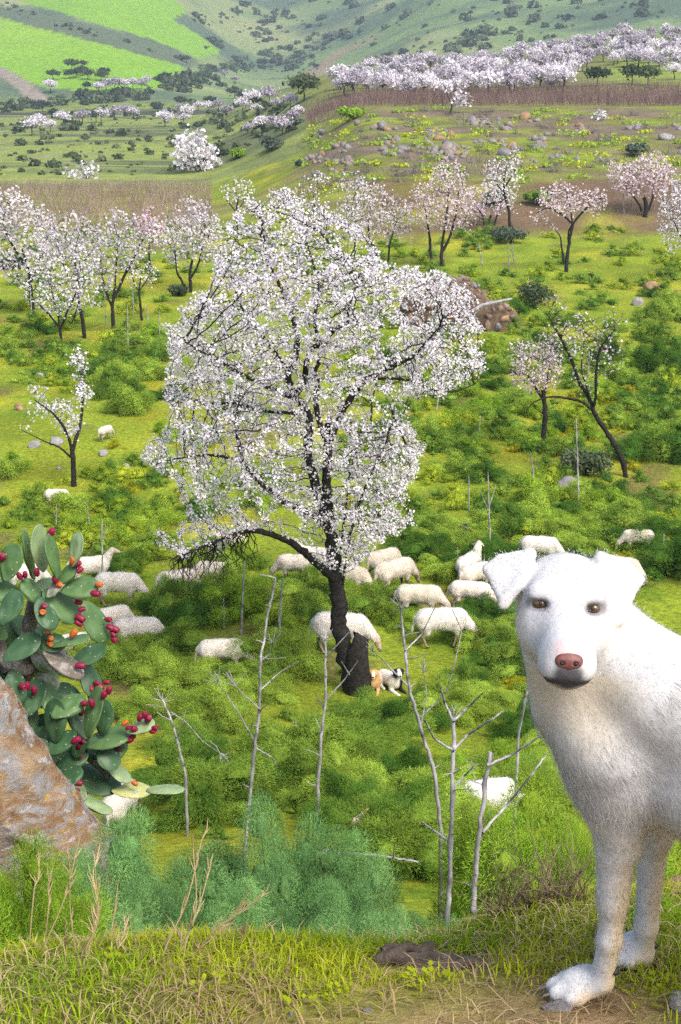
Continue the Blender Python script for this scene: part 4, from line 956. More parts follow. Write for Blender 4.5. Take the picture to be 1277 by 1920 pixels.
# ------------------------------------------------------------------ dry fennel stalks
def stalk(pts, rpx, label, Y=None, branches=(), umbel=True, rs=None, group=None):
    """one dead fennel stalk: jointed main stem, side shoots, spoked heads"""
    rs = rs or np.random.RandomState(int(pts[0][0] * 3 + pts[0][1]))
    if Y is None: Y = ground_hit(*pts[0])[1]
    P = np.array([U(a, b, Y + rs.randn() * .05) for a, b in pts]); foot = on_ground(P[0][0], P[0][1])
    s = FPX / zcam(Y, P[0][2])
    if P[0][2] > foot[2] + .02: P = np.concatenate([[foot - np.array([0, 0, .05])], P])
    o = thing('fennel_stalk', label, 'stalk', foot, 0, group); b0 = foot
    def joints(q, r0, r1):
        q = np.asarray(q); m = 9; q = np.concatenate([q[i] + (q[i + 1] - q[i]) * np.arange(m)[:, None] / m for i in range(len(q) - 1)] + [q[-1:]]); q[1:-1] = .5 * q[1:-1] + .25 * (q[:-2] + q[2:])
        q = q + rs.randn(*q.shape) * r0 * .16; r = np.linspace(r0, r1, len(q)) * (1 + .07 * rs.randn(len(q))); L_ = np.cumsum(np.r_[0, np.linalg.norm(np.diff(q, axis=0), axis=1)])
        step = max(14 * r0, .10); k = np.exp(-(((L_ % step) / (r0 * 1.4 + .004)) ** 2)); return q, r * (1 + .28 * k), np.clip(1 - .6 * k + .18 * rs.randn(len(q)), .25, 1.2)
    def put(q, r, c, sides, nm): mb = MB(); V, F = tube(q - b0, r, sides); mb.add(V, F, np.repeat(c[:, None] * np.ones(3), sides, 0)); mb.build(nm, M_STALK, o, True)
    q, r, c = joints(P, rpx[0] / s / 2 * .72, rpx[1] / s / 2 * .62); put(q, r, c, 8, 'stem'); q0 = q
    ends = [(q[-1], unit(q[-1] - q[-3]))]
    for br in branches:
        Q = np.array([U(a, b, Y + rs.uniform(-.15, .15) * (i > 0)) for i, (a, b) in enumerate(br)]); q, r, c = joints(Q, rpx[1] / s / 2 * .50, rpx[1] / s / 2 * .24); put(q, r, c, 6, 'shoot'); ends.append((q[-1], unit(q[-1] - q[-3])))
    if umbel:
        for k in range(7):            # broken leaf stalks along the stem
            p = q0[rs.randint(len(q0) // 4, len(q0))]; d = unit(np.array([rs.randn(), rs.randn() * .6, .5])); L_ = rs.uniform(12, 40) / s; q = np.array([p, p + d * L_ * .5 + rs.randn(3) * L_ * .07, p + d * L_ + rs.randn(3) * L_ * .12]); put(q, np.array([1.5, 1.1, .6]) / s, np.ones(3) * rs.uniform(.5, 1), 5, 'side_twig')
    if umbel:
        for p, d in ends:
            if rs.rand() < .4: continue
            mb = MB(); L_ = 30 / s
            for k in range(9):
                e = p + unit(d + rs.randn(3) * .55) * L_ * rs.uniform(.5, 1.1); V, F = tube(np.array([p, (p + e) / 2 + rs.randn(3) * L_ * .05, e]) - b0, np.array([.8, .6, .35]) / s, 4); mb.add(V, F)
            mb.build('umbel', M_STALK, o, False, 'stuff')
    return o
stalk([(838, 1742), (843, 1640), (848, 1500), (851, 1350)], (16, 11), 'thick jointed grey stalk on the bank with curved antler-like side shoots', 5.4, [[(850, 1352), (875, 1328), (905, 1300)], [(850, 1352), (836, 1322), (826, 1288)], [(849, 1407), (880, 1375), (920, 1350), (945, 1332)], [(849, 1407), (815, 1386), (797, 1352)], [(847, 1480), (870, 1455), (885, 1440)], [(846, 1580), (812, 1556), (790, 1540)]])
stalk([(884, 1768), (888, 1680), (900, 1550), (918, 1410)], (17, 12), 'thick snapped grey stalk on the bank with one long side shoot', 5.2, [[(904, 1562), (950, 1510), (1000, 1448), (1025, 1415)], [(914, 1435), (960, 1415), (1010, 1382)]])
stalk([(458, 1600), (468, 1500), (478, 1400), (487, 1330), (488, 1240), (500, 1165), (517, 1085)], (10, 6), 'tall crooked white stalk beside the blue-green fennel cone', 8.5, [[(487, 1295), (525, 1260), (560, 1240)], [(487, 1330), (455, 1300), (440, 1285)], [(482, 1400), (450, 1340), (410, 1280)], [(476, 1400), (510, 1420), (520, 1440)], [(488, 1240), (508, 1225), (512, 1205)]])
stalk([(596, 1472), (602, 1390), (611, 1300), (609, 1200)], (11, 6), 'straight white stalk standing below the foot of the big tree with a side shoot', 13.5, [[(612, 1312), (645, 1275), (672, 1238)], [(655, 1265), (640, 1240)], [(611, 1232), (632, 1210), (655, 1185)]])
stalk([(828, 1570), (815, 1450), (790, 1370), (765, 1280), (757, 1200), (752, 1140)], (12, 6), 'long leaning white stalk behind the thick jointed one', 8.0, [[(786, 1348), (815, 1320), (838, 1296), (854, 1240), (866, 1182), (848, 1142)], [(790, 1360), (800, 1300), (795, 1260)], [(768, 1290), (720, 1240), (700, 1220)], [(760, 1220), (790, 1190), (815, 1140)]])
stalk([(348, 1455), (335, 1400), (322, 1350), (306, 1315)], (8, 5), 'pale broken stalk on open grass with a long bent shoot', 15.0, [[(320, 1335), (350, 1355), (380, 1390), (412, 1412)], [(330, 1380), (345, 1350), (348, 1330)]])
stalk([(527, 1235), (524, 1160), (530, 1088)], (7, 6), 'short straight white stalk behind the tall crooked one', None, [], False)
stalk([(452, 1190), (455, 1120), (459, 1050)], (6, 4), 'thin white stalk rising under the low limb of the big tree', None, [], False)
stalk([(192, 1112), (192, 1050), (191, 975)], (5, 4), 'thin white stalk beside a walking sheep near the cactus', None, [[(192, 1010), (205, 985)]], False)
stalk([(555, 1410), (554, 1350)], (7, 6), 'short grey stalk stump on the open grass', None, [], False)
stalk([(972, 1378), (985, 1310), (995, 1270)], (9, 7), 'slanting grey stalk close to the chest of the white dog', 11.0, [], False)
stalk([(1085, 952), (1083, 870), (1080, 785)], (5, 4), 'tall thin white stalk in front of the grey boulder', None, [], False)
stalk([(1005, 932), (1000, 890), (995, 850)], (5, 3), 'pair of thin pale stalks close to the pale grey boulder', None, [[(1008, 915), (1012, 895)]], False)
stalk([(920, 1055), (917, 960), (915, 885)], (5, 3), 'reddish thin weed stalk in front of the lone fennel clump', None, [[(917, 960), (900, 920)], [(917, 950), (930, 910)]], False)
stalk([(600, 1594), (660, 1600), (720, 1606), (785, 1616)], (10, 6), 'long fallen white stalk lying behind the bank fennel', 9.0, [[(670, 1602), (668, 1630)], [(738, 1608), (740, 1580)]], False)
def thin_stalks():
    rs = np.random.RandomState(73)
    for x, y, h in [(170, 560, 70), (200, 610, 60), (240, 650, 80), (250, 590, 45), (280, 630, 60), (300, 640, 55), (60, 600, 60), (858, 610, 60), (890, 650, 50), (818, 770, 60), (895, 840, 60), (955, 500, 45), (905, 500, 45), (965, 495, 40), (1170, 400, 40), (1185, 395, 35), (1000, 560, 40), (1100, 740, 90), (775, 890, 60), (640, 980, 50), (880, 960, 70), (1240, 1060, 60), (860, 1085, 60), (905, 1100, 60), (925, 1085, 50), (700, 1140, 45), (1010, 780, 60), (320, 860, 50), (170, 1000, 60), (105, 1000, 55), (420, 1180, 60), (585, 1120, 50)]:
        p = ground_hit(x, y); lean = rs.randn() * 5; s = FPX / zcam(p[1], p[2])
        stalk([(x, y), (x + lean * .6, y - h * .5), (x + lean, y - h)], (3.4, 2.2), 'thin pale dead stalk sticking up from the meadow fennel', p[1], [[(x + lean * .6, y - h * .5), (x + rs.randn() * 8, y - h * .75)]] if rs.rand() < .5 else [], False, rs, 'thin dead stalks in the meadow')
thin_stalks()

# ------------------------------------------------------------------ rocks
M_ROCK = m_solid('terrace_rock', (.12, .098, .083), (.28, .24, .205), 1.2, .9, .6, .05, tint=True)
M_STONE = m_solid('meadow_stone', (.15, .14, .14), (.34, .32, .30), 4, .9, .6, .03, tint=True)
M_SOIL = m_solid('heap_soil', (.055, .036, .022), (.14, .095, .058), 3, .95, .8, .08)
def rock_mesh(seed, mat, sub=2, flat=.75):
    import bmesh
    bm = bmesh.new(); bmesh.ops.create_icosphere(bm, subdivisions=sub, radius=1.0); V = np.array([v.co[:] for v in bm.verts]); F = np.array([[v.index for v in f.verts] for f in bm.faces]); bm.free()
    rs = np.random.RandomState(seed)
    r = np.ones(len(V))
    for k in range(9):
        n = unit(rs.randn(3)); d = rs.uniform(.55, .85); t = V @ n; r = np.where(t > d, np.minimum(r, d / np.maximum(t, 1e-3)), r)
    r *= 1 + .12 * fbm3(V * 2.2 + seed, 3); V = V * r[:, None] * np.array([1, .85, flat])
    return make_mesh('rock', V, F, np.zeros((0, 4), int), mat, False, np.ones((len(V), 3)))
ROCKS = [rock_mesh(s, M_ROCK) for s in range(6)]
STONES = [rock_mesh(20 + s, M_STONE, 3) for s in range(5)]
M_ROCK_O = m_solid('ochre_rock', (.20, .11, .05), (.34, .23, .13), 2.0, .9, .6, .05)
M_ROCK_D = m_solid('grey_rock', (.11, .10, .10), (.26, .24, .24), 1.5, .9, .6, .05)
def rock(meshes, pos, r, rs, label, group=None, mat=None, name='rock', squash=1.0):
    o = obj(name, meshes[rs.randint(len(meshes))]); tag(o, label, 'rock', group); o.location = tuple(float(v) for v in pos); o.rotation_euler = (rs.randn() * .2, rs.randn() * .2, rs.rand() * 6.28); o.scale = (r * rs.uniform(.85, 1.2), r * rs.uniform(.85, 1.15), r * squash * rs.uniform(.8, 1.2))
    if mat: o.material_slots[0].link = 'OBJECT'; o.material_slots[0].material = mat
    return o
def rocks():
    rs = np.random.RandomState(81)
    for poly, n, a, b in [([(560, 300), (590, 250), (640, 232), (760, 238), (905, 215), (1010, 222), (1140, 240), (1277, 235), (1277, 262), (1150, 262), (960, 290), (870, 300), (700, 300), (620, 310)], 150, 4, 13), ([(560, 305), (720, 300), (1000, 296), (1277, 280), (1277, 300), (900, 315), (680, 330), (560, 335)], 40, 4, 9)]:
        for x, y in [q for q in spaced(poly, n * 3, 7, rs, 1.6) if vnoise(q[0] * .022 + 2, q[1] * .075) > .52][:n]:
            p = ground_hit(x, y, 100, 200); s = FPX / zcam(p[1], p[2]); r = rs.uniform(a, b) / s * (1.35 if rs.rand() < .15 else 1)
            u_ = rs.rand(); rock(ROCKS, p + np.array([0, 0, r * .15]), r, rs, ('ochre', 'grey', 'buff')[0 if u_ < .1 else 1 if u_ < .5 else 2] + ' boulder strewn on the rocky terrace below the vineyard', 'terrace boulders', M_ROCK_O if u_ < .1 else M_ROCK_D if u_ < .5 else None)
    for x, y, r, lab, m in [(1064, 918, 24, 'pale grey angular boulder beside the dark bush', M_ROCK_D), (985, 942, 9, 'small brown stone near the pale grey boulder', None), (105, 832, 16, 'light grey flat stone beside the small two-forked almond', None), (65, 838, 13, 'brownish stone next to the light grey flat one', None), (193, 853, 11, 'small round stone downhill of the light grey flat one', None), (236, 880, 10, 'small grey stone in the grass near the walking sheep', None), (111, 880, 6, 'tiny pale stone right below the small almond', None), (36, 768, 13, 'upright orange stone alone on the grass uphill of the flat grey one', M_ROCK_O), (75, 708, 12, 'mossy grey stone above the upright orange one', None), (1222, 548, 20, 'ochre lichen-covered boulder on the slope above the fennel', M_ROCK_O), (1195, 572, 14, 'grey boulder next to the ochre lichened one', None), (1212, 582, 9, 'small grey stone under the ochre lichened boulder', None), (908, 1686, 12, 'small orange stone on the moss behind the thick stalks', M_ROCK_O), (340, 1440, 12, 'grey stone lying on the open moss near the broken stalk', None), (1150, 1082, 10, 'flat stone by the sheep behind the dog', None), (1248, 262, 16, 'large buff boulder at the end of the terrace', None)]:
        p = ground_hit(x, y); s = FPX / zcam(p[1], p[2]); rock(STONES, p + np.array([0, 0, r / s * .3]), r / s, rs, lab, None, m, 'stone')
    # stones of the ledge
    for x, y, r, lab, m in [(660, 1815, 17, 'dark clod of earth on the ledge beside the log', M_SOIL), (1275, 1885, 34, 'flat grey stone at the end of the ledge near the dog', None), (1045, 1892, 26, 'dark flat stone under the front paw of the dog', M_ROCK_D), (1290, 1700, 60, 'big orange rock behind the dog', M_ROCK_O), (690, 1895, 10, 'small dark pebble on the ledge', M_ROCK_D), (545, 1902, 10, 'small dark pebble on the bare soil of the ledge', M_ROCK_D), (562, 1868, 14, 'low dark clod on the ledge', M_SOIL), (790, 1820, 8, 'tiny pebble next to the log', M_ROCK_D)]:
        p = ground_hit(x, y, 1.2, 3.4); Y = p[1] if x != 1290 else 3.6
        if x == 1290: p = U(x, y, Y)
        s = FPX / zcam(Y, p[2]); rock(STONES, p + np.array([0, 0, r / s * .1]), r / s, rs, lab, None, m, 'stone', .6 if r < 40 else 1.2)
rocks()
def stone_heap():
    rs = np.random.RandomState(83)
    b = ground_hit(862, 612); s = FPX / zcam(b[1], b[2]); o = thing('stone_heap', 'brown heap of field stones and earth behind the big almond tree', 'stone heap', b)
    w, d, h = 98 / s, 1.8, 84 / s
    prims = [('+', s_ell((-.5, .6, 0), (w * .95, d, h * 1.02)), .2), ('+', s_ell((w * .65, 0, -.1), (w * .5, d * .7, h * .55)), .3)]
    V, Q = sdf_mesh(prims, .16, .4, (lambda P: .28 * fbm3(P * 1.1, 4), .3)); mb = MB(); mb.add(V, Q); mb.build('earth', M_SOIL, o, True)
    N = vnormals(V, Q); k = np.where((V[:, 2] > .02) & (N[:, 1] < .55))[0]; rs.shuffle(k); put = []
    M_HEAP = m_solid('heap_stone', (.10, .065, .045), (.24, .17, .12), 2, .9, .6, .04); mats = (M_HEAP, M_ROCK_O, M_ROCK_D)
    for i in k:
        r = rs.uniform(.14, .34)
        if any(np.linalg.norm(V[i] - q) < (r + r2) * .8 for q, r2 in put): continue
        put.append((V[i], r)); c = obj('stone', ROCKS[rs.randint(6)], o); c.location = tuple(float(x) for x in V[i]); c.rotation_euler = tuple(rs.rand(3) * 6); c.scale = (r, r * .9, r * .8); m = mats[rs.choice([0, 0, 0, 1, 2])]
        if m: c.material_slots[0].link = 'OBJECT'; c.material_slots[0].material = m
        if len(put) > 120: break
    lg = MB(); V, F = tube(np.array([U(872, 590, b[1] - 1.2), U(905, 572, b[1] - 1.3), U(960, 560, b[1] - 1.2)]), [.10, .09, .05], 7); e = np.array([U(872, 590, b[1] - 1.2)])[0]; lg.add(V - e, F)
    t = thing('branch', 'bare grey branch lying across the stone heap', 'branch', e); lg.build('wood', M_STALK, t, True)
stone_heap()
M_LOG = m_solid('old_wood', (.035, .026, .020), (.16, .12, .09), 30, .9, .9, .01)
def log():
    rs = np.random.RandomState(84); a = U(700, 1800, 2.42); a = ground_hit(805, 1812, 1.5, 3.2); o = thing('log', 'short weathered dark piece of wood lying on the ledge', 'log', a)
    s = FPX / zcam(a[1], a[2]); L_ = 100 / s
    for k, (dy, dz, r, l0, l1, tw) in enumerate(((0, .017, .017, -1, .55, 0), (-.018, .013, .014, -.4, 1, .2), (.010, .030, .011, -.9, .1, .1))):
        q = np.stack([np.linspace(l0, l1, 9) * L_, dy + .006 * rs.randn(9), dz + .0025 * rs.randn(9)], -1); mb = MB(); V, F = tube(q, r * np.array([.5, .9, 1.1, 1, 1.05, .95, 1, .9, .6]), 9); V += rs.randn(*V.shape) * .0012; mb.add(V, F); mb.build('wood' if k == 0 else 'splinter', M_LOG, o, False)
log()
# ------------------------------------------------------------------ bushes of the meadow and terrace
def bush(px, py, r, mat, label, flat=.8, n=1500, leaf=.05, Y=None):
    rs = np.random.RandomState(int(px)); p = ground_hit(px, py) if Y is None else U(px, py, Y); p = on_ground(p[0], p[1]); s = FPX / zcam(p[1], p[2]); R_ = r / s
    o = thing('bush', label, 'bush', p); mb = MB()
    for k in range(7):
        c = np.array([rs.randn() * .35, rs.randn() * .35, .45 + .25 * rs.rand()]) * R_; puff(rs, n // 7, c, np.array([.62, .62, .55 * flat]) * R_, leaf, mb=mb, shell=.35)
    mb.build('foliage', mat, o, False, 'stuff'); st = MB()
    for k in range(6):
        e = np.array([rs.randn() * .4, rs.randn() * .4, .7]) * R_; V, F = tube([(0, 0, -.05), e * .5, e], [.03, .02, .01], 4); st.add(V, F)
    st.build('stem', M_TWIG, o)
bush(1098, 892, 46, M_SCRUB, 'dark rounded bush behind the pale grey boulder', .95)
bush(1000, 575, 40, M_SCRUB, 'dark evergreen shrub beside the stone heap', .9, 1500, .06)
bush(508, 282, 24, M_OLIVE, 'grey-green round bush at the valley end of the rocky terrace', .9, 900, .16)
bush(445, 298, 20, M_FENNEL_LIME, 'yellow-green bush next to the grey-green one', .8, 900, .14)
bush(555, 235, 14, M_OLIVE, 'small grey-green bush higher on the terrace edge', .9, 500, .18)
bush(415, 292, 14, M_SCRUB, 'dark little bush beside the snow-white almond', .9, 500, .16)
bush(20, 505, 24, M_SCRUB, 'dark low bush under the almond at the end of the row', .9, 900, .1)
bush(335, 555, 20, M_SCRUB, 'dark bush below the three-stemmed almond', .8, 700, .09)
bush(960, 425, 34, M_OLIVE, 'low grey-green bush behind the tall thin almond', .5, 700, .12, 98)
bush(1145, 1015, 22, M_SCRUB, 'dark grassy tussock behind the head of the dog', .9, 700, .05)
bush(860, 1010, 26, M_SCRUB, 'dark weedy clump beyond the pair of standing sheep', .9, 700, .05)
bush(660, 225, 26, M_FENNEL_LIME, 'lime green shrub along the vineyard edge', .5, 700, .2)
bush(560, 312, 10, M_OLIVE, 'tiny grey bush low on the terrace slope', .8, 400, .14)
bush(1190, 292, 22, M_OLIVE, 'olive shrub at the foot of the terrace rocks', .7, 600, .16)
bush(930, 345, 26, M_FENNEL, 'green shrub on the brown bank behind the thin almond', .6, 700, .14, 108)
bush(1010, 345, 30, M_FENNEL, 'wide green shrub on the brown bank near the round pink almond', .5, 700, .14, 108)

M_BRUSH = m_leaf('dead_brush', (.13, .11, .11), (.27, .24, .24), .2, .6, .2, .6)
def brush():
    rs = np.random.RandomState(86); mb = MB(); gr = MB()
    poly = [(540, 330), (585, 240), (640, 215), (900, 200), (1277, 222), (1277, 330), (900, 345), (640, 360)]
    for x, y in spaced(poly, 210, 9, rs, 1.6):
        p = ground_hit(x, y, 98, 200)
        if rs.rand() < .5:
            n = 40; r = rs.uniform(.5, 1.3); D = unit(rs.randn(n, 3) + np.array([0, 0, .9])); L_ = r * rs.uniform(.5, 1.1, (n, 1)); sd_ = unit(np.cross(D, rs.randn(n, 3))) * .022; B = p + rs.randn(n, 3) * np.array([r * .35, r * .35, .03])
            V = np.stack([B - sd_, B + sd_, B + D * L_], 1).reshape(-1, 3); mb.add(V, np.arange(3 * n).reshape(n, 3), np.repeat(.7 + .6 * rs.rand(n, 1) * np.ones(3), 3, 0))
        else: puff(rs, 70, p + np.array([0, 0, .12]), np.array([1.0, .8, .35]) * rs.uniform(.5, 1.4), .13, mb=gr, tint=(1, 1, 1) if rs.rand() < .6 else (1.5, 1.2, .8))
    tag(mb.build('dead_brush', M_BRUSH, None, False, 'stuff'), 'grey leafless brushwood tangled between the terrace rocks', 'brush')
    tag(gr.build('terrace_weed', M_FENNEL, None, False, 'stuff'), 'low green weeds growing between the terrace rocks', 'weed')
brush()
# ------------------------------------------------------------------ animals
def m_coat(name, rough=.85, bscale=60, bstr=.35, bd=.006):
    m, ns, ls, p = mat_new(name); at = nd(ns, 'ShaderNodeAttribute', attribute_name='tint')
    nz = noise(ns, ls, bscale * .35, 4, .6); rp = ramp(ns, [(.3, (.86, .85, .83)), (.7, (1.06, 1.06, 1.06))]); ls.new(nz, rp.inputs[0])
    oi = nd(ns, 'ShaderNodeObjectInfo'); r2 = ramp(ns, [(0, (.82, .77, .68)), (.5, (1, .97, .93)), (1, (1.06, 1.06, 1.06))] if 'sheep' in name else [(0, (1, 1, 1))]); ls.new(oi.outputs['Random'], r2.inputs[0])
    ls.new(mix(ns, ls, mix(ns, ls, at.outputs[0], rp.outputs[0], 1.0, 'MULTIPLY'), r2.outputs[0], 1.0, 'MULTIPLY'), p.inputs['Base Color']); p.inputs['Roughness'].default_value = rough; p.inputs['Specular IOR Level'].default_value = .15
    bump(ns, ls, noise(ns, ls, bscale, 4, .7), bstr, bd, p); return m
M_COAT = m_coat('dog_coat'); M_WOOL = m_coat('sheep_wool', .95, 22, .8, .02)
M_FUR = m_leaf('fur_hair', (.97, .97, .97), (1, 1, 1), .2, .6, 4, .1)
M_EYE = m_solid('dog_eye', (.032, .018, .007), (.11, .062, .022), 60, .12, spec=.6)
M_NOSE = m_solid('dog_nose', (.10, .033, .028), (.20, .075, .062), 160, .55, .6, .001, spec=.5)
M_CLAW = m_solid('dog_claw', (.10, .08, .065), (.20, .165, .13), 60, .5)
M_DARK = m_solid('dark_skin', (.012, .011, .011), (.03, .027, .027), 30, .5)
def body(name, prims, h, colour, mat, parent, disp=None, relax=2):
    V, Q = sdf_mesh(prims, h, .04, disp)
    for k in range(relax):
        S = np.zeros_like(V); c = np.zeros(len(V))
        for i in range(4):
            a, b = Q[:, i], Q[:, (i + 1) % 4]; np.add.at(S, a, V[b]); np.add.at(c, a, 1); np.add.at(S, b, V[a]); np.add.at(c, b, 1)
        V = V * .5 + .5 * S / np.maximum(c, 1)[:, None]
    N = vnormals(V, Q); C = colour(V, N)
    return obj(name, make_mesh(name, V, np.zeros((0, 3), int), Q, mat, True, C), parent), V, Q, N, C
def strands(V, N, C, flow, length, n, w, rs, mat, parent, lift=.35, name='fur', wt=None):
    """short hairs lying along the flow on the skin"""
    p = None if wt is None else wt / wt.sum()
    k = rs.choice(len(V), n, p=p); P = V[k] + rs.randn(n, 3) * .003; nn = N[k]; f = flow(P); f = unit(f - nn * (f * nn).sum(1, keepdims=True) + rs.randn(n, 3) * .14)
    L_ = (length(P) if callable(length) else length) * (.6 + .8 * rs.rand(n)); d1 = unit(f + nn * lift); d2 = unit(f + nn * lift * .2 + np.array([0, 0, -.12]))
    s = unit(np.cross(d1, nn + rs.randn(n, 3) * .06)) * w; m = P + d1 * L_[:, None] * .5; t = m + d2 * L_[:, None] * .5
    W = np.stack([P - s, P + s, m + s * .8, m - s * .8, t], 1); b = np.arange(n)[:, None] * 5; mb = MB(); kk = mb.n
    mb.add(W.reshape(-1, 3), b + np.array([[0, 1, 2, 3]]), np.repeat(np.clip(C[k] * (.93 + .14 * rs.rand(n, 1)), 0, .97), 5, 0)); mb.F[3].append(b + np.array([[3, 2, 4]]))
    return mb.build(name, mat, parent, False, 'stuff')
def ball(c, r, M=None, sub=3):
    import bmesh
    bm = bmesh.new(); bmesh.ops.create_icosphere(bm, subdivisions=sub, radius=1.0); V = np.array([v.co[:] for v in bm.verts]); F = np.array([[v.index for v in f.verts] for f in bm.faces]); bm.free()
    V = V * np.asarray(r); V = V if M is None else V @ np.asarray(M)
    return V + np.asarray(c), F

def white_dog():
    rs = np.random.RandomState(91)
    Y0 = 2.25; paw = U(1100, 1872, Y0); gz = float(G(paw[0], Y0)); foot = np.array([U(1150, 1880, 2.2)[0], 2.2, gz])
    o = thing('dog', 'large white dog with folded ears standing on the ledge and looking back', 'dog', foot)
    hd = unit(np.array([-.9, .43, 0])); lt = np.array([.43, .9, 0]); up = np.array([0, 0, 1.0])
    H = U(1060, 1138, 2.16); F = unit(unit(np.array([0, 0, CAM_Z]) - H) + np.array([.03, 0, -.16])); rx = unit(np.array([1, 0, -.035])); uu = unit(np.cross(rx, -F)); rx = np.cross(uu, F) * 1.0
    if rx[0] < 0: rx = -rx
    h_ = lambda r, u, f: H + rx * r + uu * u + F * f
    MH = np.stack([rx, uu, F])
    g = lambda px, py, Y: U(px, py, Y)
    P = []
    A = lambda f, k=.03: P.append(('+', f, k)); B = lambda f, k=.01: P.append(('-', f, k))
    # trunk of the body
    wi = g(1240, 1300, 2.13); sh = g(1175, 1370, 2.22)
    rump = wi - hd * .56 + np.array([0, 0, -.03])
    A(s_cone(sh + np.array([0, 0, -.01]), sh - hd * .18 + np.array([0, 0, -.02]), .108, .136), .05)
    A(s_cone(sh - hd * .18 + np.array([0, 0, -.02]), rump + np.array([0, 0, -.08]), .136, .105), .06)
    A(s_cone(wi, rump, .080, .095), .06)
    A(s_cone(g(1122, 1335, 2.22), g(1152, 1430, 2.19), .080, .074), .05)                    # breast
    # neck
    A(s_cone(h_(.005, -.02, -.075), g(1130, 1275, 2.21), .072, .096), .05)
    A(s_cone(h_(.01, -.02, -.10), wi, .060, .076), .05)
    A(s_cone(h_(-.010, -.075, -.035), g(1082, 1300, 2.22), .046, .070), .05)                 # throat ruff
    # forelegs: near (left) and far (right)
    def leg(s, e, c, p_, rr):
        A(s_cone(s, e, rr[0], rr[1]), .035); A(s_cone(e, c, rr[2], rr[3]), .018); A(s_cone(c, p_, rr[3] * 1.02, rr[4]), .014)
    e1, c1, p1 = g(1163, 1572, 2.19), g(1143, 1762, 2.215), g(1128, 1838, 2.235)
    leg(g(1140, 1400, 2.14), e1, c1, p1, (.074, .042, .0285, .0195, .0195))
    A(s_cone(g(1150, 1600, 2.19), g(1146, 1690, 2.205), .0255, .0215), .02)
    e2, c2, p2 = g(1226, 1560, 2.33), g(1212, 1735, 2.345), g(1203, 1790, 2.355)
    leg(g(1215, 1440, 2.30), e2, c2, p2, (.056, .036, .0275, .0195, .0195))
    # paws
    def paw_(c, d, s=1.0):
        d = unit(d); l = np.array([-d[1], d[0], 0])
        A(s_ell(c + d * .012 + up * .030, np.array([.042, .030, .028]) * s, np.stack([d, l, up])), .014)
        for k, (q, ff) in enumerate(((-.026, .030), (-.010, .050), (.011, .050), (.027, .028))):
            A(s_ell(c + d * ff * s + l * q * s + up * .019, np.array([.024, .0135, .0185]) * s, np.stack([unit(d + l * q * 6), unit(l - d * q * 6), up])), .006)
    f1 = g(1103, 1862, 2.25); f1[2] = float(G(f1[0], f1[1])); f2 = g(1195, 1806, 2.37); f2[2] = float(G(f2[0], f2[1]))
    A(s_cone(p1, f1 + up * .032, .020, .026), .014); A(s_cone(p2, f2 + up * .032, .020, .025), .014)
    paw_(f1, np.array([-.92, -.05, 0]), 1.0); paw_(f2, np.array([-.85, -.35, 0]), .92)
    # hind legs and tail (out of the picture's frame)
    for sd_ in (-1, 1):
        hip = rump + lt * .075 * sd_ + np.array([0, 0, -.10]); gzz = float(G(hip[0], hip[1])); kn = hip + hd * .09 - up * (hip[2] - gzz) * .38; hk = np.array([*(hip - hd * .10)[:2], gzz + .17]); ft = np.array([*(hip - hd * .06)[:2], gzz])
        A(s_cone(hip, kn, .095, .058), .05); A(s_cone(kn, hk, .05, .03), .02); A(s_cone(hk, ft + up * .03, .028, .026), .015); paw_(ft, hd)
    tl = rump - hd * .08 + up * .02; A(s_cone(tl, tl - hd * .16 - up * .18, .035, .03), .03); A(s_cone(tl - hd * .16 - up * .18, tl - hd * .14 - up * .36, .03, .015), .02)
    # head
    A(s_ell(h_(0, .010, -.050), (.076, .067, .085), MH), .02)
    A(s_ell(h_(0, -.028, -.022), (.063, .056, .064), MH), .03)
    for s in (-1, 1):
        A(s_ell(h_(.034 * s, .024, .024), (.026, .018, .022), MH), .022)
        A(s_ell(h_(.043 * s, -.034, .012), (.026, .034, .040), MH), .03)
        A(s_ell(h_(.019 * s + .004, -.072, .100), (.021, .023, .036), MH), .016)
    A(s_cone(h_(0, -.016, .020), h_(.004, -.050, .118), .042, .029), .03)
    A(s_cone(h_(0, -.050, .030), h_(.004, -.070, .105), .044, .030), .025)
    A(s_ell(h_(.004, -.094, .088), (.021, .013, .032), MH), .010)
    B(s_cone(h_(-.030, -.089, .108), h_(.038, -.089, .108), .0035, .0035), .006)
    eyes = [h_(-.0385, .0085, .0350), h_(.0395, .0055, .0350)]
    for e in eyes: B(s_ell(e + F * .008, (.0125, .0075, .011), MH), .009)
    for s in (-1, 1): A(s_ell(h_(.0385 * s, .0205, .0370), (.018, .0062, .0085), MH), .007)
    for s, pts in ((-1, [(-.056, .076, -.030), (-.123, .048, -.030), (-.094, -.002, .006), (-.072, .030, .002), (-.102, .068, -.035)]), (1, [(.050, .076, -.030), (.112, .046, -.020), (.082, -.014, .014), (.062, .030, .004), (.092, .070, -.028)])):
        a, b, c, d, e = (h_(*q) for q in pts)
        A(s_tri(a, b, c, .0068), .012); A(s_tri(a, c, d, .0068), .010); A(s_tri(a, e, b, .0068), .010)
    nose_c = h_(.0045, -.0545, .148)
    lipc = h_(.0045, -.082, .128)
    def colour(V, N):
        C = np.ones((len(V), 3)) * np.array([.52, .517, .52]); q = (V - H) @ MH.T
        def bl(c, w): C[:] = C * (1 - w[:, None]) + np.array(c) * w[:, None]
        zr = V[:, 2] - gz; hb = -(V - sh) @ hd
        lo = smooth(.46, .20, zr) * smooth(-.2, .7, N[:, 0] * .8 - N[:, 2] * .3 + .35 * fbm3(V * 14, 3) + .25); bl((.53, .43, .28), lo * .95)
        bl((.52, .42, .27), smooth(.04, .09, hb) * smooth(.50, .36, zr) * smooth(.2, -.8, N[:, 2]) * .8)                       # belly
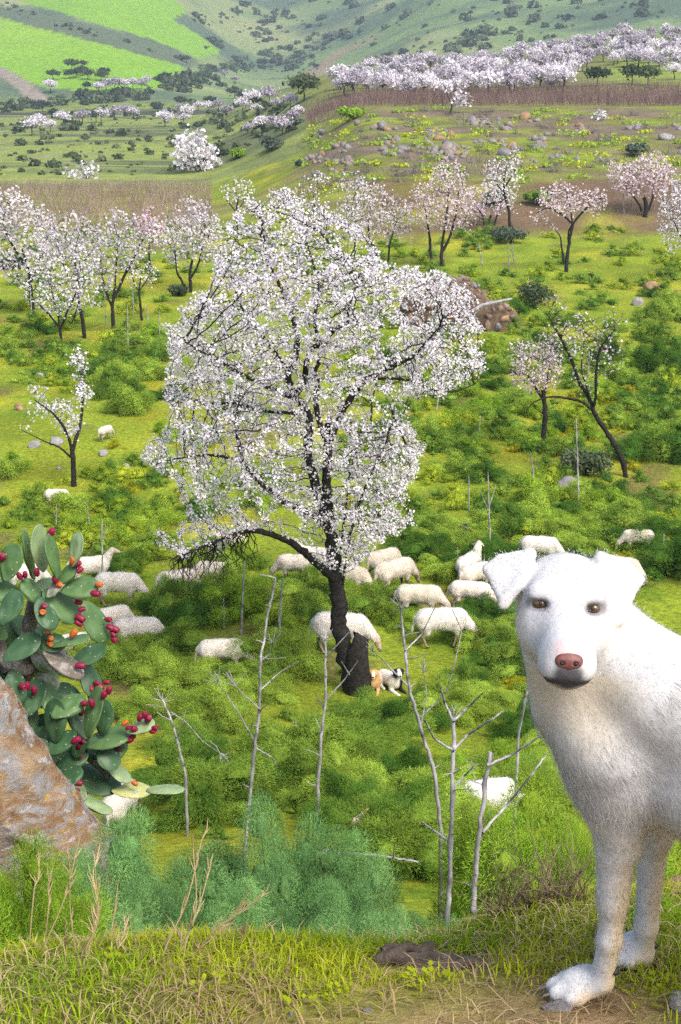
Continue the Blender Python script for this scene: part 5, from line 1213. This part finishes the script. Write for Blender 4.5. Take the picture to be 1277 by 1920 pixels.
        bl((.55, .47, .34), smooth(-.085, -.11, q[:, 1]) * smooth(.16, .05, np.linalg.norm(q - np.array([0, -.12, .02]), axis=1)) * .7)   # stained throat
        bl((.60, .55, .46), smooth(.05, .02, np.abs(q[:, 1] + .03)) * smooth(.05, .065, np.abs(q[:, 0])) * smooth(-.05, 0, q[:, 2]) * .5)
        ln = np.linalg.norm((q - np.array([.0045, -.076, .128])) * np.array([1, .9, .7]), axis=1); bl((.055, .055, .065), smooth(.029, .019, ln) * smooth(-.055, -.066, q[:, 1]) * .95)
        li = np.abs(q[:, 1] + .089) + .25 * np.clip(.10 - q[:, 2], 0, 1); bl((.05, .05, .055), smooth(.0075, .003, li) * smooth(.06, .075, q[:, 2]) * smooth(.046, .036, np.abs(q[:, 0])))
        ln = np.linalg.norm(q - np.array([.0045, -.040, .140]), axis=1); bl((.58, .40, .39), smooth(.030, .016, ln) * .6)
        for e in eyes:
            d = np.linalg.norm(((V - e) @ MH.T) * np.array([.72, 1.40, .6]), axis=1); bl((.035, .03, .03), smooth(.0195, .0135, d)); bl((.36, .35, .38), smooth(.036, .016, d) * .5)  # dark lid rim, then a soft grey ring: face shading put into the colour
        for s in (-1, 1): bl((.62, .48, .33), smooth(.010, .004, np.linalg.norm((q - np.array([.075 * s, .012, -.012])) * np.array([1, .5, .6]), axis=1)) * .7)
        return np.clip(C, 0, 1)
    loc = foot
    P2 = P
    b, V, Q, N, C = body('body', P2, .0058, colour, M_COAT, o, None, 2)
    b.location = tuple(-loc)
    # fur, lying from the nose backwards over the head, down the neck and legs, back along the flank
    q = (V - H) @ MH.T
    dn = np.linalg.norm(q - np.array([0, -.05, .13]), axis=1); face = smooth(.26, .18, dn) * smooth(-.10, -.06, q[:, 2])
    near_eye = np.min([np.linalg.norm(V - e, axis=1) for e in eyes], 0)
    wt = np.where(near_eye < .022, 0, 1.0) * np.where(dn < .055, .0, 1.0); wt *= np.where(V[:, 2] < gz + .012, 0, 1) * (1 - .45 * face)
    def flow(X):
        q = (X - H) @ MH.T; d = np.linalg.norm(q, axis=1)
        fh = unit(X - h_(0, -.05, .16)); fb = np.array([.62, -.3, -.72]) * np.ones_like(X); fl = np.array([.1, 0, -1.0]) * np.ones_like(X)
        w = smooth(.24, .15, d)[:, None]; w2 = smooth(.52, .42, X[:, 2] - gz)[:, None]
        return unit(fh * w + (1 - w) * (fb * (1 - w2) + fl * w2))
    def length(X):
        q = (X - H) @ MH.T; d = np.linalg.norm(q, axis=1); l = np.where(X[:, 2] - gz < .40, .007, .015); l = np.where(X[:, 2] - gz < .10, .0035, l)
        return np.where((d < .20) & (q[:, 2] > -.075), .0042, np.where(d < .30, .019, l))
    for c, d in ((f1, unit(np.array([-.92, -.05, 0]))), (f2, unit(np.array([-.85, -.35, 0])))):
        l = np.array([-d[1], d[0], 0])
        for q, ff in ((-.027, .052), (-.0105, .073), (.0115, .073), (.028, .050)):
            a = c + d * ff + l * q + up * .017; vv, ff_ = tube(np.array([a - d * .004, a + d * .006 - up * .002, a + d * .011 - up * .008]) - loc, [.0032, .0026, .0006], 6); mb = MB(); mb.add(vv, ff_); mb.build('claw', M_CLAW, o, True)
    fu = strands(V, N, C, flow, length, 150000, .00038, rs, M_FUR, o, .16, 'fur', wt); fu.location = tuple(-loc)
    for e in eyes:
        mb = MB(); mb.add(*ball(e - loc, (.0122, .0084, .0090), MH)); ey = mb.build('eye', M_EYE, o, True)
        mb = MB(); mb.add(*ball(e + F * .0066 + uu * .0008 - loc, (.0042, .0042, .0030), MH)); mb.build('pupil', M_DARK, ey, True)
    pr = [('+', s_ell((0, 0, 0), (.0195, .0125, .0130)), .004), ('+', s_ell((0, -.009, -.002), (.0105, .0085, .010)), .008)]
    for s in (-1, 1): pr += [('+', s_ell((.0115 * s, -.002, .003), (.0080, .0085, .0085)), .005)]
    for s in (-1, 1): pr += [('-', s_ell((.0098 * s, -.0040, .0125), (.0040, .0036, .005)), .002)]
    Vn, Qn = sdf_mesh(pr, .0014, .005); mb = MB(); mb.add(Vn @ MH + nose_c - F * .008 - loc, Qn); ns_ = mb.build('nose', M_NOSE, o, True)
    for s in (-1, 1):
        mb = MB(); mb.add(*ball(nose_c + rx * .0098 * s - uu * .0040 + F * .0015 - loc, (.0036, .0032, .0028), MH, 2)); mb.build('nostril', M_DARK, ns_, True)
    for c, s in ((g(1152, 1822, 2.222), 1), (g(1226, 1772, 2.355), 1)):
        mb = MB(); mb.add(*ball(c - loc, (.0085, .009, .0065), None, 2)); mb.build('carpal_pad', M_DARK, o, True)
white_dog()

# sheep: three stances; first built, then copied
def sheep_proto(seed, graze=1.0, stride=0.0, hang=0.0, wool=(.68, .635, .56), legc=(.30, .24, .17), headc=(.46, .39, .29)):
    rs = np.random.RandomState(seed); t = bpy.data.objects.new('sheep', None); COL.objects.link(t)
    P = []; A = lambda f, k=.05: P.append(('+', f, k))
    A(s_ell((0, 0, .50), (.42, .185, .195))); A(s_ell((-.26, 0, .50), (.20, .18, .19)), .06); A(s_ell((.25, 0, .49), (.20, .175, .195)), .06)
    hx, hz = (.60, .20) if graze else (.56, .72)
    nk = np.array([.34, 0, .54]); hb = np.array([hx - .02, 0, hz + .08])
    A(s_cone(nk, hb, .125, .068), .06)
    dr = unit(np.array([.35, 0, -.94]) if graze else np.array([.9, 0, -.35])); tip = hb + dr * .185
    A(s_cone(hb, tip, .064, .036), .03)
    for s in (-1, 1):
        A(s_cone(hb + np.array([-.01, .045 * s, .01]), hb + np.array([-.035, .135 * s, -.02]), .020, .010), .012)
        st = stride * s
        for x0, k in ((.27, 1), (-.30, -1)):
            fx = x0 + st * k * .10
            if k == 1: A(s_cone((x0, .085 * s, .40), (x0 + .0, .085 * s, .24), .075, .038), .04); A(s_cone((x0, .085 * s, .24), (fx, .085 * s, .035), .030, .021), .012)
            else: A(s_cone((x0 + .02, .095 * s, .42), (x0 + .06, .095 * s, .29), .10, .055), .05); A(s_cone((x0 + .06, .095 * s, .29), (x0 - .05 + (fx - x0) * .5, .09 * s, .20), .045, .028), .015); A(s_cone((x0 - .05 + (fx - x0) * .5, .09 * s, .20), (fx - .01, .09 * s, .03), .026, .021), .01)
            A(s_cone((fx, .088 * s, .03), (fx + .03, .088 * s, .018), .024, .018), .008)
    A(s_cone((-.44, 0, .54), (-.50, 0, .30), .035, .022), .03)
    def colour(V, N):
        C = np.ones((len(V), 3)) * np.array(wool); z = V[:, 2]
        def bl(c, w): C[:] = C * (1 - w[:, None]) + np.array(c) * w[:, None]
        bl(np.array(wool) * np.array([.74, .68, .6]), np.clip(fbm3(V * 5 + seed, 3) * 1.3, 0, .7))
        bl(legc, smooth(.30, .22, z)); bl(headc, smooth(.10, .02, np.linalg.norm(V - (hb + dr * .08), axis=1) - .09)); bl((.07, .055, .045), smooth(.055, .03, np.linalg.norm(V - tip, axis=1)) * .7); bl((.05, .045, .04), smooth(.045, .03, z))
        return C
    b, V, Q, N, C = body('body', P, .02, colour, M_WOOL, t, (lambda X: .018 * fbm3(X * 9 + seed, 3) * smooth(.28, .36, X[:, 2]), .03), 1)
    wt = smooth(.25, .33, V[:, 2]) * smooth(.0, .05, np.linalg.norm(V - (hb + dr * .07), axis=1) - .10)
    strands(V, N, C, lambda X: np.array([-.25, 0, -1.0]) * np.ones_like(X),    (.021 + hang * .7), 9000, .0018, rs, M_FUR, t, .2, 'fleece', wt + 1e-6)
    for s in (-1, 1):
        mb = MB(); mb.add(*ball(hb + dr * .035 + np.array([.02, .052 * s, .012]), .0085, None, 1)); mb.build('eye', M_DARK, t, True)
    return t
def flock():
    rs = np.random.RandomState(92)
    pr = [sheep_proto(1, 1, 0, .01), sheep_proto(2, 1, .6, .03, (.72, .69, .645)), sheep_proto(3, 1, .3, .02, (.64, .585, .50), (.09, .07, .055), (.26, .21, .17)), sheep_proto(4, 0, .4, .015, (.74, .705, .645))]; first = set()
    dn = 'head-down '
    L = [(416, 1262, 5, 0, 1.0, 'white sheep grazing behind a fennel mound with its rump to the open grass'), (258, 1222, 8, 1, 1.05, 'smooth white sheep half hidden by lime fennel below two others'), (207, 1198, 35, 0, 1.0, 'sheep with its rump next to the red cactus fruit'), (150, 1242, 20, 0, .9, 'sheep almost wholly hidden behind the cactus pads'), (222, 1136, -3, 1, 1.12, 'clean white sheep walking in front of another beside a thin stalk'), (168, 1100, 15, 3, 1.05, 'sheep standing behind the walking one near the cactus'), (332, 1124, 25, 2, 1.0, 'sheep seen under drooping bare twigs with another at its head'), (402, 1108, -8, 2, 1.0, 'sheep with lowered head in front of the one under drooping twigs'), (428, 1046, 170, 0, .95, 'sheep seen through the blossom above the low limb'), (558, 1094, 172, 2, 1.0, 'sheep with brownish rump under the root of the low limb'), (592, 1076, 160, 3, .95, 'sheep tucked behind the fork of the big trunk'), (652, 1118, -25, 2, 1.05, 'grey-fleeced sheep with a dark face grazing right beside the big trunk'), (738, 1112, 38, 2, 1.15, 'dark-legged sheep standing in full view on the open grass'), (718, 1084, 40, 2, 1.0, 'sheep standing just behind the dark-legged one'), (784, 1158, -5, 0, 1.08, 'long-backed sheep low in the fennel below the dark-legged one'), (826, 1212, 5, 1, 1.2, 'big smooth sheep with brown belly beside bare shoots'), (878, 1092, 60, 3, 1.0, 'topmost sheep of the huddle beside the ear of the white dog'), (890, 1112, 40, 0, 1.0, 'middle sheep of the huddle beside the ear of the white dog'), (880, 1146, -12, 0, 1.0, 'lowest sheep of the huddle beside the ear of the white dog'), (638, 1226, -8, 1, 1.25, 'pale sheep passing behind the foot of the big trunk'), (1010, 1058, -10, 1, 1.0, 'sheep whose back shows above the head of the white dog'), (1158, 1098, -20, 2, 1.0, 'sheep behind the folded ear on the back side of the dog'), (1196, 1036, 178, 0, .85, 'lone sheep in fennel on the far side of the dog'), (107, 950, 0, 0, .72, 'small white sheep grazing below the two-forked almond'), (198, 826, 60, 0, .68, 'small far sheep grazing uphill of the grey stones'), (48, 1112, 10, 1, 1.0, 'white sheep showing between the upper cactus pads')]
    for x, y, a, k, s, lab in L:
        p = ground_hit(x, y); o = pr[k] if k not in first else copy_tree(pr[k]); first.add(k)
        o.location = tuple(float(v) for v in (p[0], p[1], p[2])); o.rotation_euler = (0, 0, radians(a)); o.scale = (s * .95,) * 3; tag(o, lab, 'sheep', 'flock of sheep grazing in the meadow')
    for x, y, Y, a, s, lab in [(228, 1556, 0, 75, .8, 'white sheep behind the lowest cactus pads'), (905, 1556, 0, 15, .95, 'greyish white sheep hidden behind fennel and the thick stalks')]:
        p = ground_hit(x, y); o = copy_tree(pr[1]); o.location = (float(p[0]), float(p[1]), float(G(p[0], p[1]))); o.rotation_euler = (0, 0, radians(a)); o.scale = (s * .95,) * 3; tag(o, lab, 'sheep', 'flock of sheep grazing in the meadow')
flock()

# the dogs lying under the tree
def lying_dog(px, py, Y, rz, s, label, colour_of, turn=0.0):
    rs = np.random.RandomState(int(px)); p = U(px, py, Y); p = on_ground(p[0], p[1]); o = thing('dog', label, 'dog', p, radians(rz), None, s)
    P = []; A = lambda f, k=.03: P.append(('+', f, k)); ct, st = math.cos(turn), math.sin(turn)
    A(s_cone((-.34, 0, .13), (.10, 0, .19), .125, .125), .04); A(s_cone((.10, 0, .20), (.19, 0, .36), .105, .068), .04)
    hc = np.array([.21, 0, .41]); d = np.array([ct, st, -.12]); l = np.array([-st, ct, 0])
    A(s_ell(hc, (.082, .074, .070)), .03); A(s_cone(hc + d * .05, hc + d * .155 + np.array([0, 0, -.015]), .050, .030), .02)
    for s_ in (-1, 1):
        A(s_tri(hc + l * .045 * s_ + np.array([0, 0, .06]), hc + l * .105 * s_ + np.array([0, 0, .035]), hc + l * .088 * s_ + d * .02 + np.array([0, 0, -.03]), .011), .015)
        A(s_cone((.10, .075 * s_, .15), (.12, .09 * s_, .06), .06, .036), .03); A(s_cone((.12, .09 * s_, .045), (.40, .07 * s_, .03), .034, .026), .02)
        A(s_ell((-.28, .12 * s_, .10), (.14, .065, .10)), .04); A(s_cone((-.20, .15 * s_, .035), (-.02, .16 * s_, .028), .034, .026), .02)
    A(s_cone((-.44, 0, .10), (-.60, .16, .03), .035, .018), .02)
    def col(V, N):
        q = V - hc; f = (q * d).sum(1); si = (q * l).sum(1); C = colour_of(V, f, si, q[:, 2])
        e = hc + d * .165 + np.array([0, 0, .0]); w = smooth(.026, .018, np.linalg.norm(V - e, axis=1))[:, None]; C = C * (1 - w) + np.array([.015, .014, .014]) * w
        for s_ in (-1, 1):
            w = smooth(.019, .012, np.linalg.norm(V - (hc + d * .066 + l * .032 * s_ + np.array([0, 0, .018])), axis=1))[:, None]; C = C * (1 - w) + np.array([.02, .016, .013]) * w
        return C
    b, V, Q, N, C = body('body', P, .013, col, M_COAT, o, None, 1)
    wt = np.where(np.linalg.norm(V - hc, axis=1) < .19, 0.02, 1.0)
    strands(V, N, C, lambda X: np.array([-.8, 0, -.5]) * np.ones_like(X), .026, 5000, .0016, rs, M_FUR, o, .3, 'fur', wt)
def c_tan(V, f, si, z):
    C = np.ones((len(V), 3)) * np.array([.52, .30, .12]); w = smooth(.03, .06, f)[:, None] * smooth(.045, .025, np.abs(si))[:, None]; C = C * (1 - w) + np.array([.72, .60, .46]) * w
    w = smooth(.20, .12, V[:, 2])[:, None] * .4; return C * (1 - w) + np.array([.66, .46, .26]) * w
def c_bw(V, f, si, z):
    C = np.ones((len(V), 3)) * np.array([.74, .70, .62])
    w = (smooth(.16, .10, np.linalg.norm(np.stack([f, si, z], -1), axis=1)) * np.maximum(smooth(.018, .030, np.abs(si)), smooth(.02, .0, f)) * smooth(.09, .055, f))[:, None]; C = C * (1 - w) + np.array([.018, .017, .017]) * w
    w = (smooth(.0, .04, V[:, 1]) * smooth(-.02, .05, V[:, 0]) * smooth(.30, .24, V[:, 2]))[:, None]; return C * (1 - w) + np.array([.02, .019, .019]) * w
lying_dog(700, 1290, 24.9, -92, .95, 'tan dog with pale muzzle lying behind the foot of the big trunk', c_tan, .0)
lying_dog(736, 1286, 24.9, -64, 1.0, 'black-faced white dog lying beside the tan one under the big tree', c_bw, -.25)
lying_dog(742, 1582, 13.6, 178, 1.25, 'sandy dog lying low in the fennel below the big tree', c_tan, .3)
# ------------------------------------------------------------------ boulder and prickly pear on the bank
def m_boulder():
    m, ns, ls, p = mat_new('lichen_boulder')
    tc = nd(ns, 'ShaderNodeTexCoord'); mp = nd(ns, 'ShaderNodeMapping'); mp.inputs['Rotation'].default_value = (0, radians(40), 0); mp.inputs['Scale'].default_value = (1, 1, 2.2); ls.new(tc.outputs['Object'], mp.inputs[0])
    def nz(sc, de, ro, di=0.0):
        n = nd(ns, 'ShaderNodeTexNoise'); n.inputs['Scale'].default_value = sc; n.inputs['Detail'].default_value = de; n.inputs['Roughness'].default_value = ro; n.inputs['Distortion'].default_value = di; ls.new(mp.outputs[0], n.inputs['Vector']); return n.outputs[0]
    b = ramp(ns, [(.25, (.07, .036, .02)), (.45, (.21, .125, .06)), (.62, (.30, .21, .125)), (.8, (.12, .08, .045))]); ls.new(nz(2.6, 6, .65, .8), b.inputs[0])
    g = ramp(ns, [(.46, (0, 0, 0)), (.56, (1, 1, 1))]); ls.new(nz(4.2, 7, .7, 1.2), g.inputs[0])
    c = mix(ns, ls, b.outputs[0], (.25, .235, .22), g.outputs[0])
    g2 = ramp(ns, [(.60, (0, 0, 0)), (.64, (1, 1, 1))]); ls.new(nz(7.5, 5, .6, .5), g2.inputs[0]); c = mix(ns, ls, c, (.36, .335, .32), g2.outputs[0])
    g3 = ramp(ns, [(.60, (0, 0, 0)), (.70, (1, 1, 1))]); ls.new(nz(3.1, 6, .7, 2.0), g3.inputs[0]); c = mix(ns, ls, c, (.085, .07, .055), g3.outputs[0])
    g4 = ramp(ns, [(.64, (0, 0, 0)), (.68, (1, 1, 1))]); ls.new(nz(9, 4, .6), g4.inputs[0]); c = mix(ns, ls, c, (.40, .24, .05), g4.outputs[0])
    ls.new(c, p.inputs['Base Color']); p.inputs['Roughness'].default_value = .9; p.inputs['Specular IOR Level'].default_value = .2
    bump(ns, ls, nz(14, 8, .75, .6), .9, .03, p); return m
def boulder():
    f = on_ground(*U(-40, 1600, 7.6)[:2]); P = []
    A = lambda x, y, Y, r, k=.15: P.append(('+', s_ell(U(x, y, Y), (r, r * .9, r)), k))
    A(-150, 1425, 7.75, .62); A(-55, 1535, 7.65, .56); A(70, 1600, 7.6, .34); A(-80, 1760, 7.7, .8); A(40, 1740, 7.6, .55); A(180, 1592, 7.55, .115, .06); A(150, 1640, 7.55, .25)
    d = unit(np.array([.62, .2, -.78])); n1 = unit(np.array([.78, -.2, .62]))
    def disp(X):
        s = X @ n1; cr = np.abs(fbm3(np.stack([X @ d * 1.3, X[:, 1] * 2, s * 4.5], -1) + 5, 3)); return .10 * fbm3(X * 2.6, 4) + .055 * smooth(.07, .0, cr) + .055 * fbm3(np.stack([X @ d * 2.0, X[:, 1] * 3, s * 9], -1), 3) + .018 * fbm3(X * 14, 3)
    V, Q = sdf_mesh(P, .028, .15, (disp, .15)); mb = MB(); mb.add(V - f, Q); o = mb.build('boulder', m_boulder(), None, True); o.location = tuple(float(c) for c in f)
    tag(o, 'big ochre and grey lichen-covered boulder in front of the cactus', 'boulder')
boulder()
def m_pad(name, ca, cb, cor=0.0):
    m, ns, ls, p = mat_new(name); tc = nd(ns, 'ShaderNodeTexCoord')
    nz = noise(ns, ls, 7, 4, .6); rp = ramp(ns, [(.3, ca), (.7, cb)]); ls.new(nz, rp.inputs[0]); c = rp.outputs[0]
    vo = nd(ns, 'ShaderNodeTexVoronoi'); vo.inputs['Scale'].default_value = 26; vo.inputs['Randomness'].default_value = .35; ls.new(tc.outputs['Object'], vo.inputs['Vector'])
    dt = ramp(ns, [(.09, (1, 1, 1)), (.17, (0, 0, 0))]); ls.new(vo.outputs['Distance'], dt.inputs[0]); c = mix(ns, ls, c, (.30, .30, .20), dt.outputs[0])
    if cor:
        g = ramp(ns, [(.60 - cor, (0, 0, 0)), (.68 - cor, (1, 1, 1))]); ls.new(noise(ns, ls, 11, 6, .7), g.inputs[0]); c = mix(ns, ls, c, (.27, .25, .22), g.outputs[0])
    ls.new(c, p.inputs['Base Color']); p.inputs['Roughness'].default_value = .48; p.inputs['Specular IOR Level'].default_value = .35
    bump(ns, ls, dt.outputs[0], .5, .004, p); return m
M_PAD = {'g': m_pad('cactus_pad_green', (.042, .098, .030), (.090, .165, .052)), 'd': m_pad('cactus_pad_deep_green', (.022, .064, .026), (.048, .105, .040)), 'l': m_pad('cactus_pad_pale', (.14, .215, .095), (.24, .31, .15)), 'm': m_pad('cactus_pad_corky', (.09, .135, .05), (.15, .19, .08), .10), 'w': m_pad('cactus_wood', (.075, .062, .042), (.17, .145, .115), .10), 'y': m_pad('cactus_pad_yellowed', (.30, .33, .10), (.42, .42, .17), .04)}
M_FRUIT = m_solid('cactus_fruit_crimson', (.13, .006, .024), (.27, .013, .050), 30, .42, .2, .002)
M_FRUIT_O = m_solid('cactus_fruit_orange', (.30, .035, .012), (.52, .17, .02), 14, .42, .2, .002)
M_FRUIT_TOP = m_solid('cactus_fruit_crown', (.30, .12, .03), (.45, .25, .06), 40, .7)
def cactus():
    rs = np.random.RandomState(95); Y0 = 8.5; root = on_ground(*U(30, 1400, Y0)[:2]); s = FPX / zcam(Y0, 7.2)
    o = thing('prickly_pear', 'prickly pear cactus with crimson fruit growing over the boulder', 'cactus', root)
    import bmesh
    bm = bmesh.new(); bmesh.ops.create_icosphere(bm, subdivisions=4, radius=1.0); SV = np.array([v.co[:] for v in bm.verts]); SF = np.array([[v.index for v in f.verts] for f in bm.faces]); bm.free()
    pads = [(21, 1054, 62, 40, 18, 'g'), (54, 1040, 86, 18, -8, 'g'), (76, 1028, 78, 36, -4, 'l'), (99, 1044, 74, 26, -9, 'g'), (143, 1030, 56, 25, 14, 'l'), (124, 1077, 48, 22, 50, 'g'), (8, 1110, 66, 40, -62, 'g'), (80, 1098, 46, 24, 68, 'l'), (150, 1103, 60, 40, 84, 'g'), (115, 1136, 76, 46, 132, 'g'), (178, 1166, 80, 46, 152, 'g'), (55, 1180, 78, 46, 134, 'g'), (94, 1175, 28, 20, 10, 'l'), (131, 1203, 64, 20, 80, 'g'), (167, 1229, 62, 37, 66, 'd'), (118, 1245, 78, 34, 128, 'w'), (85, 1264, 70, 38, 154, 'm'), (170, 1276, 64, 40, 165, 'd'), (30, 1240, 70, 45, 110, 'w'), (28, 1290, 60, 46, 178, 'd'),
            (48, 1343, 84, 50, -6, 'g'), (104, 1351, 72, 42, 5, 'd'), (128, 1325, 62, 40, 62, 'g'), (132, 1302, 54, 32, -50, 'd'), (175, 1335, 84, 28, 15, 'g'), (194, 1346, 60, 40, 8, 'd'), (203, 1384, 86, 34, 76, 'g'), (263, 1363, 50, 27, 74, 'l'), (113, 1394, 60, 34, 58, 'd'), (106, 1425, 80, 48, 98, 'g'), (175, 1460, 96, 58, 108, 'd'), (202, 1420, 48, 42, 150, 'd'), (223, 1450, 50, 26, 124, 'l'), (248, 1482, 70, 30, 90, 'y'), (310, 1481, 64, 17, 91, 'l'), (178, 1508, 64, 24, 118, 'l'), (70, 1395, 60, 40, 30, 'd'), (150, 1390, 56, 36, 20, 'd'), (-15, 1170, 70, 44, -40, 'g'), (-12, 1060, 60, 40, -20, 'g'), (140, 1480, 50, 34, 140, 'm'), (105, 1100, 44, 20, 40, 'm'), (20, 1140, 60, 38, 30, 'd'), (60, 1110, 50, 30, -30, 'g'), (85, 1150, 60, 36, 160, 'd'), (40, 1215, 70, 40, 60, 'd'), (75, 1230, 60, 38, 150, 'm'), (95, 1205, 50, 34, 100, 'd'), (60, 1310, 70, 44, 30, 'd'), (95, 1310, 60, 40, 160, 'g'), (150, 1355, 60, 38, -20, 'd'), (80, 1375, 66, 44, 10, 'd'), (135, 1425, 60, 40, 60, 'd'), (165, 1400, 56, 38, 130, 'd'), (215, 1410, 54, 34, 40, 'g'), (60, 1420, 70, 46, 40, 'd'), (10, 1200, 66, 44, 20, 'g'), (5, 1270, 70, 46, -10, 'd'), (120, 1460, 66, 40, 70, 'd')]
    PO = []
    for i, (x, y, ln, wd, an, kd) in enumerate(pads):
        Y = Y0 + rs.uniform(-.22, .22) - (.12 if y > 1320 else 0); c = U(x, y, Y); tc = unit(np.array([0, 0, CAM_Z]) - c); ri = unit(np.cross(-tc, [0, 0, 1])); ui = np.cross(ri, -tc)
        a = radians(an); ax_ = ri * sin(a) + ui * cos(a); pe = ri * cos(a) - ui * sin(a)
        Ls = ln / s / 2 * 1.16; Wt = max(.62 * Ls, wd / s / 2 * 1.14); cf = np.clip(wd / s / 2 / Wt, .12, 1); sf = math.sqrt(1 - cf * cf)
        sg = 1 if pe[2] > 0 else -1
        n = unit(tc * cf + pe * sg * sf + rs.randn(3) * .05); ax_ = unit(ax_ + tc * rs.uniform(-.22, .22)); n = unit(n - ax_ * (n @ ax_)); b = np.cross(ax_, n)
        t = SV[:, 2]; wf = (1 + .22 * t) * (1 - .10 * t * t); V = (SV[:, 0] * wf)[:, None] * b * Wt + t[:, None] * ax_ * Ls + (np.sign(SV[:, 1]) * np.abs(SV[:, 1]) ** .8)[:, None] * n * (.014 if kd != 'w' else .024) * (1 + .2 * fbm3(SV * 2 + i, 2))[:, None]
        V += n * (.012 * fbm3(SV * 1.3 + 3 * i, 2))[:, None]
        me = make_mesh('pad', V, SF, np.zeros((0, 4), int), M_PAD[kd], True, np.ones((len(V), 3))); q = obj('pad', me, o); q.location = tuple(float(k) for k in (c - root)); PO.append((q, c, ax_, n))
    for pts, r0, r1 in (([(10, 1420), (25, 1330), (48, 1250), (52, 1190), (62, 1140), (74, 1105)], 21, 12), ([(48, 1250), (90, 1232), (125, 1228)], 18, 9), ([(60, 1150), (95, 1098), (120, 1085)], 15, 8), ([(100, 1380), (140, 1400), (180, 1430), (206, 1455)], 9, 9), ([(20, 1250), (-10, 1200), (-20, 1120)], 20, 12), ([(25, 1350), (70, 1380), (110, 1400)], 20, 12), ([(100, 1400), (130, 1450), (160, 1490)], 14, 9)):
        q = catmull(np.array([U(a, b, Y0 + .1) for a, b in pts]), 5); V, F = tube(q - root, np.linspace(r0, r1, len(q)) / s * (1 + .12 * rs.randn(len(q))), 9); mb = MB(); mb.add(V, F); mb.build('woody_stem', M_PAD['w'], o, True)
    # fruit: barrel with a dished crown
    prof = [(0, .0), (.30, .02), (.40, .12), (.48, .35), (.50, .6), (.44, .85), (.37, .97), (.30, 1.0), (.22, .96), (0, .94)]; th = np.arange(12) * 2 * pi / 12
    V = np.array([[r * math.cos(a), r * math.sin(a), z] for r, z in prof for a in th]); F = [[i * 12 + j, i * 12 + (j + 1) % 12, (i + 1) * 12 + (j + 1) % 12, (i + 1) * 12 + j] for i in range(len(prof) - 1) for j in range(12)]
    FM = make_mesh('fruit', V, np.zeros((0, 3), int), np.array(F), M_FRUIT, True, np.ones((len(V), 3)))
    k1 = lambda L_: [(x / 3.99, 980 + y / 3.99) for x, y in L_]; k2 = lambda L_: [(x / 3.547, 1250 + y / 3.547) for x, y in L_]
    fr = k1([(380, 75), (15, 262), (578, 312), (597, 355), (188, 390), (147, 400), (275, 372), (412, 428), (375, 545), (568, 555), (588, 597), (612, 648), (600, 712), (590, 752), (712, 530), (327, 625), (810, 725), (825, 785), (845, 830), (852, 870), (858, 795), (600, 1070), (680, 1235), (725, 1200), (745, 1225), (795, 1195), (815, 1255), (205, 1225), (170, 1225), (255, 1255), (65, 1265)]) + k2([(285, 245), (600, 192), (612, 245), (557, 245), (540, 298), (692, 188), (865, 410), (895, 415), (880, 468), (858, 490), (930, 340), (960, 322), (985, 350), (1028, 408), (1015, 432), (785, 540), (505, 490), (548, 495), (525, 532), (528, 595), (520, 775), (512, 822)])
    fo = k1([(545, 290), (440, 468), (740, 465), (320, 668), (352, 795), (380, 835), (375, 870), (345, 880), (320, 930), (370, 905), (550, 830)]) + k2([(830, 375), (895, 775)])
    for (x, y), kd in [(f, 0) for f in fr] + [(f, 1) for f in fo]:
        j = min(range(len(pads)), key=lambda i: math.hypot(x - pads[i][0] - .3 * pads[i][2] * sin(radians(pads[i][4])), y - pads[i][1] + .3 * pads[i][2] * cos(radians(pads[i][4])))); q, c, ax_, n = PO[j]
        p = U(x, y, c[1] - .03); d = unit(unit(p - c) * 1.0 + ax_ * .4 + rs.randn(3) * .25 + n * .2); L_ = rs.uniform(13, 19) / s
        f = obj('fruit', FM, q); f.rotation_euler = Vector(d).to_track_quat('Z', 'Y').to_euler(); f.scale = (L_ * .70,) * 2 + (L_,); f.location = tuple(float(k) for k in (p - d * L_ * .5 - c))
        if kd: f.material_slots[0].link = 'OBJECT'; f.material_slots[0].material = M_FRUIT_O
cactus()
# ------------------------------------------------------------------ the air
def haze():
    mb = MB(); lo = np.array([-4600, -60, -60.0]); hi = np.array([4600, 3400, 700.0])
    V = [[(lo, hi)[i][0], (lo, hi)[j][1], (lo, hi)[k][2]] for i in (0, 1) for j in (0, 1) for k in (0, 1)]
    mb.add(V, [[0, 1, 3, 2], [4, 6, 7, 5], [0, 4, 5, 1], [2, 3, 7, 6], [0, 2, 6, 4], [1, 5, 7, 3]])
    m = bpy.data.materials.new('haze'); m.use_nodes = True; ns = m.node_tree.nodes; ls = m.node_tree.links
    for n in list(ns):
        if n.type == 'BSDF_PRINCIPLED': ns.remove(n)
    v = ns.new('ShaderNodeVolumePrincipled'); v.inputs['Density'].default_value = .00030; v.inputs['Color'].default_value = (.68, .82, 1.0, 1); v.inputs['Anisotropy'].default_value = .2
    ls.new(v.outputs[0], ns['Material Output'].inputs['Volume'])
    o = mb.build('haze', m, None, False, 'stuff'); tag(o, 'thin bluish haze filling the valley air', 'haze')
haze()
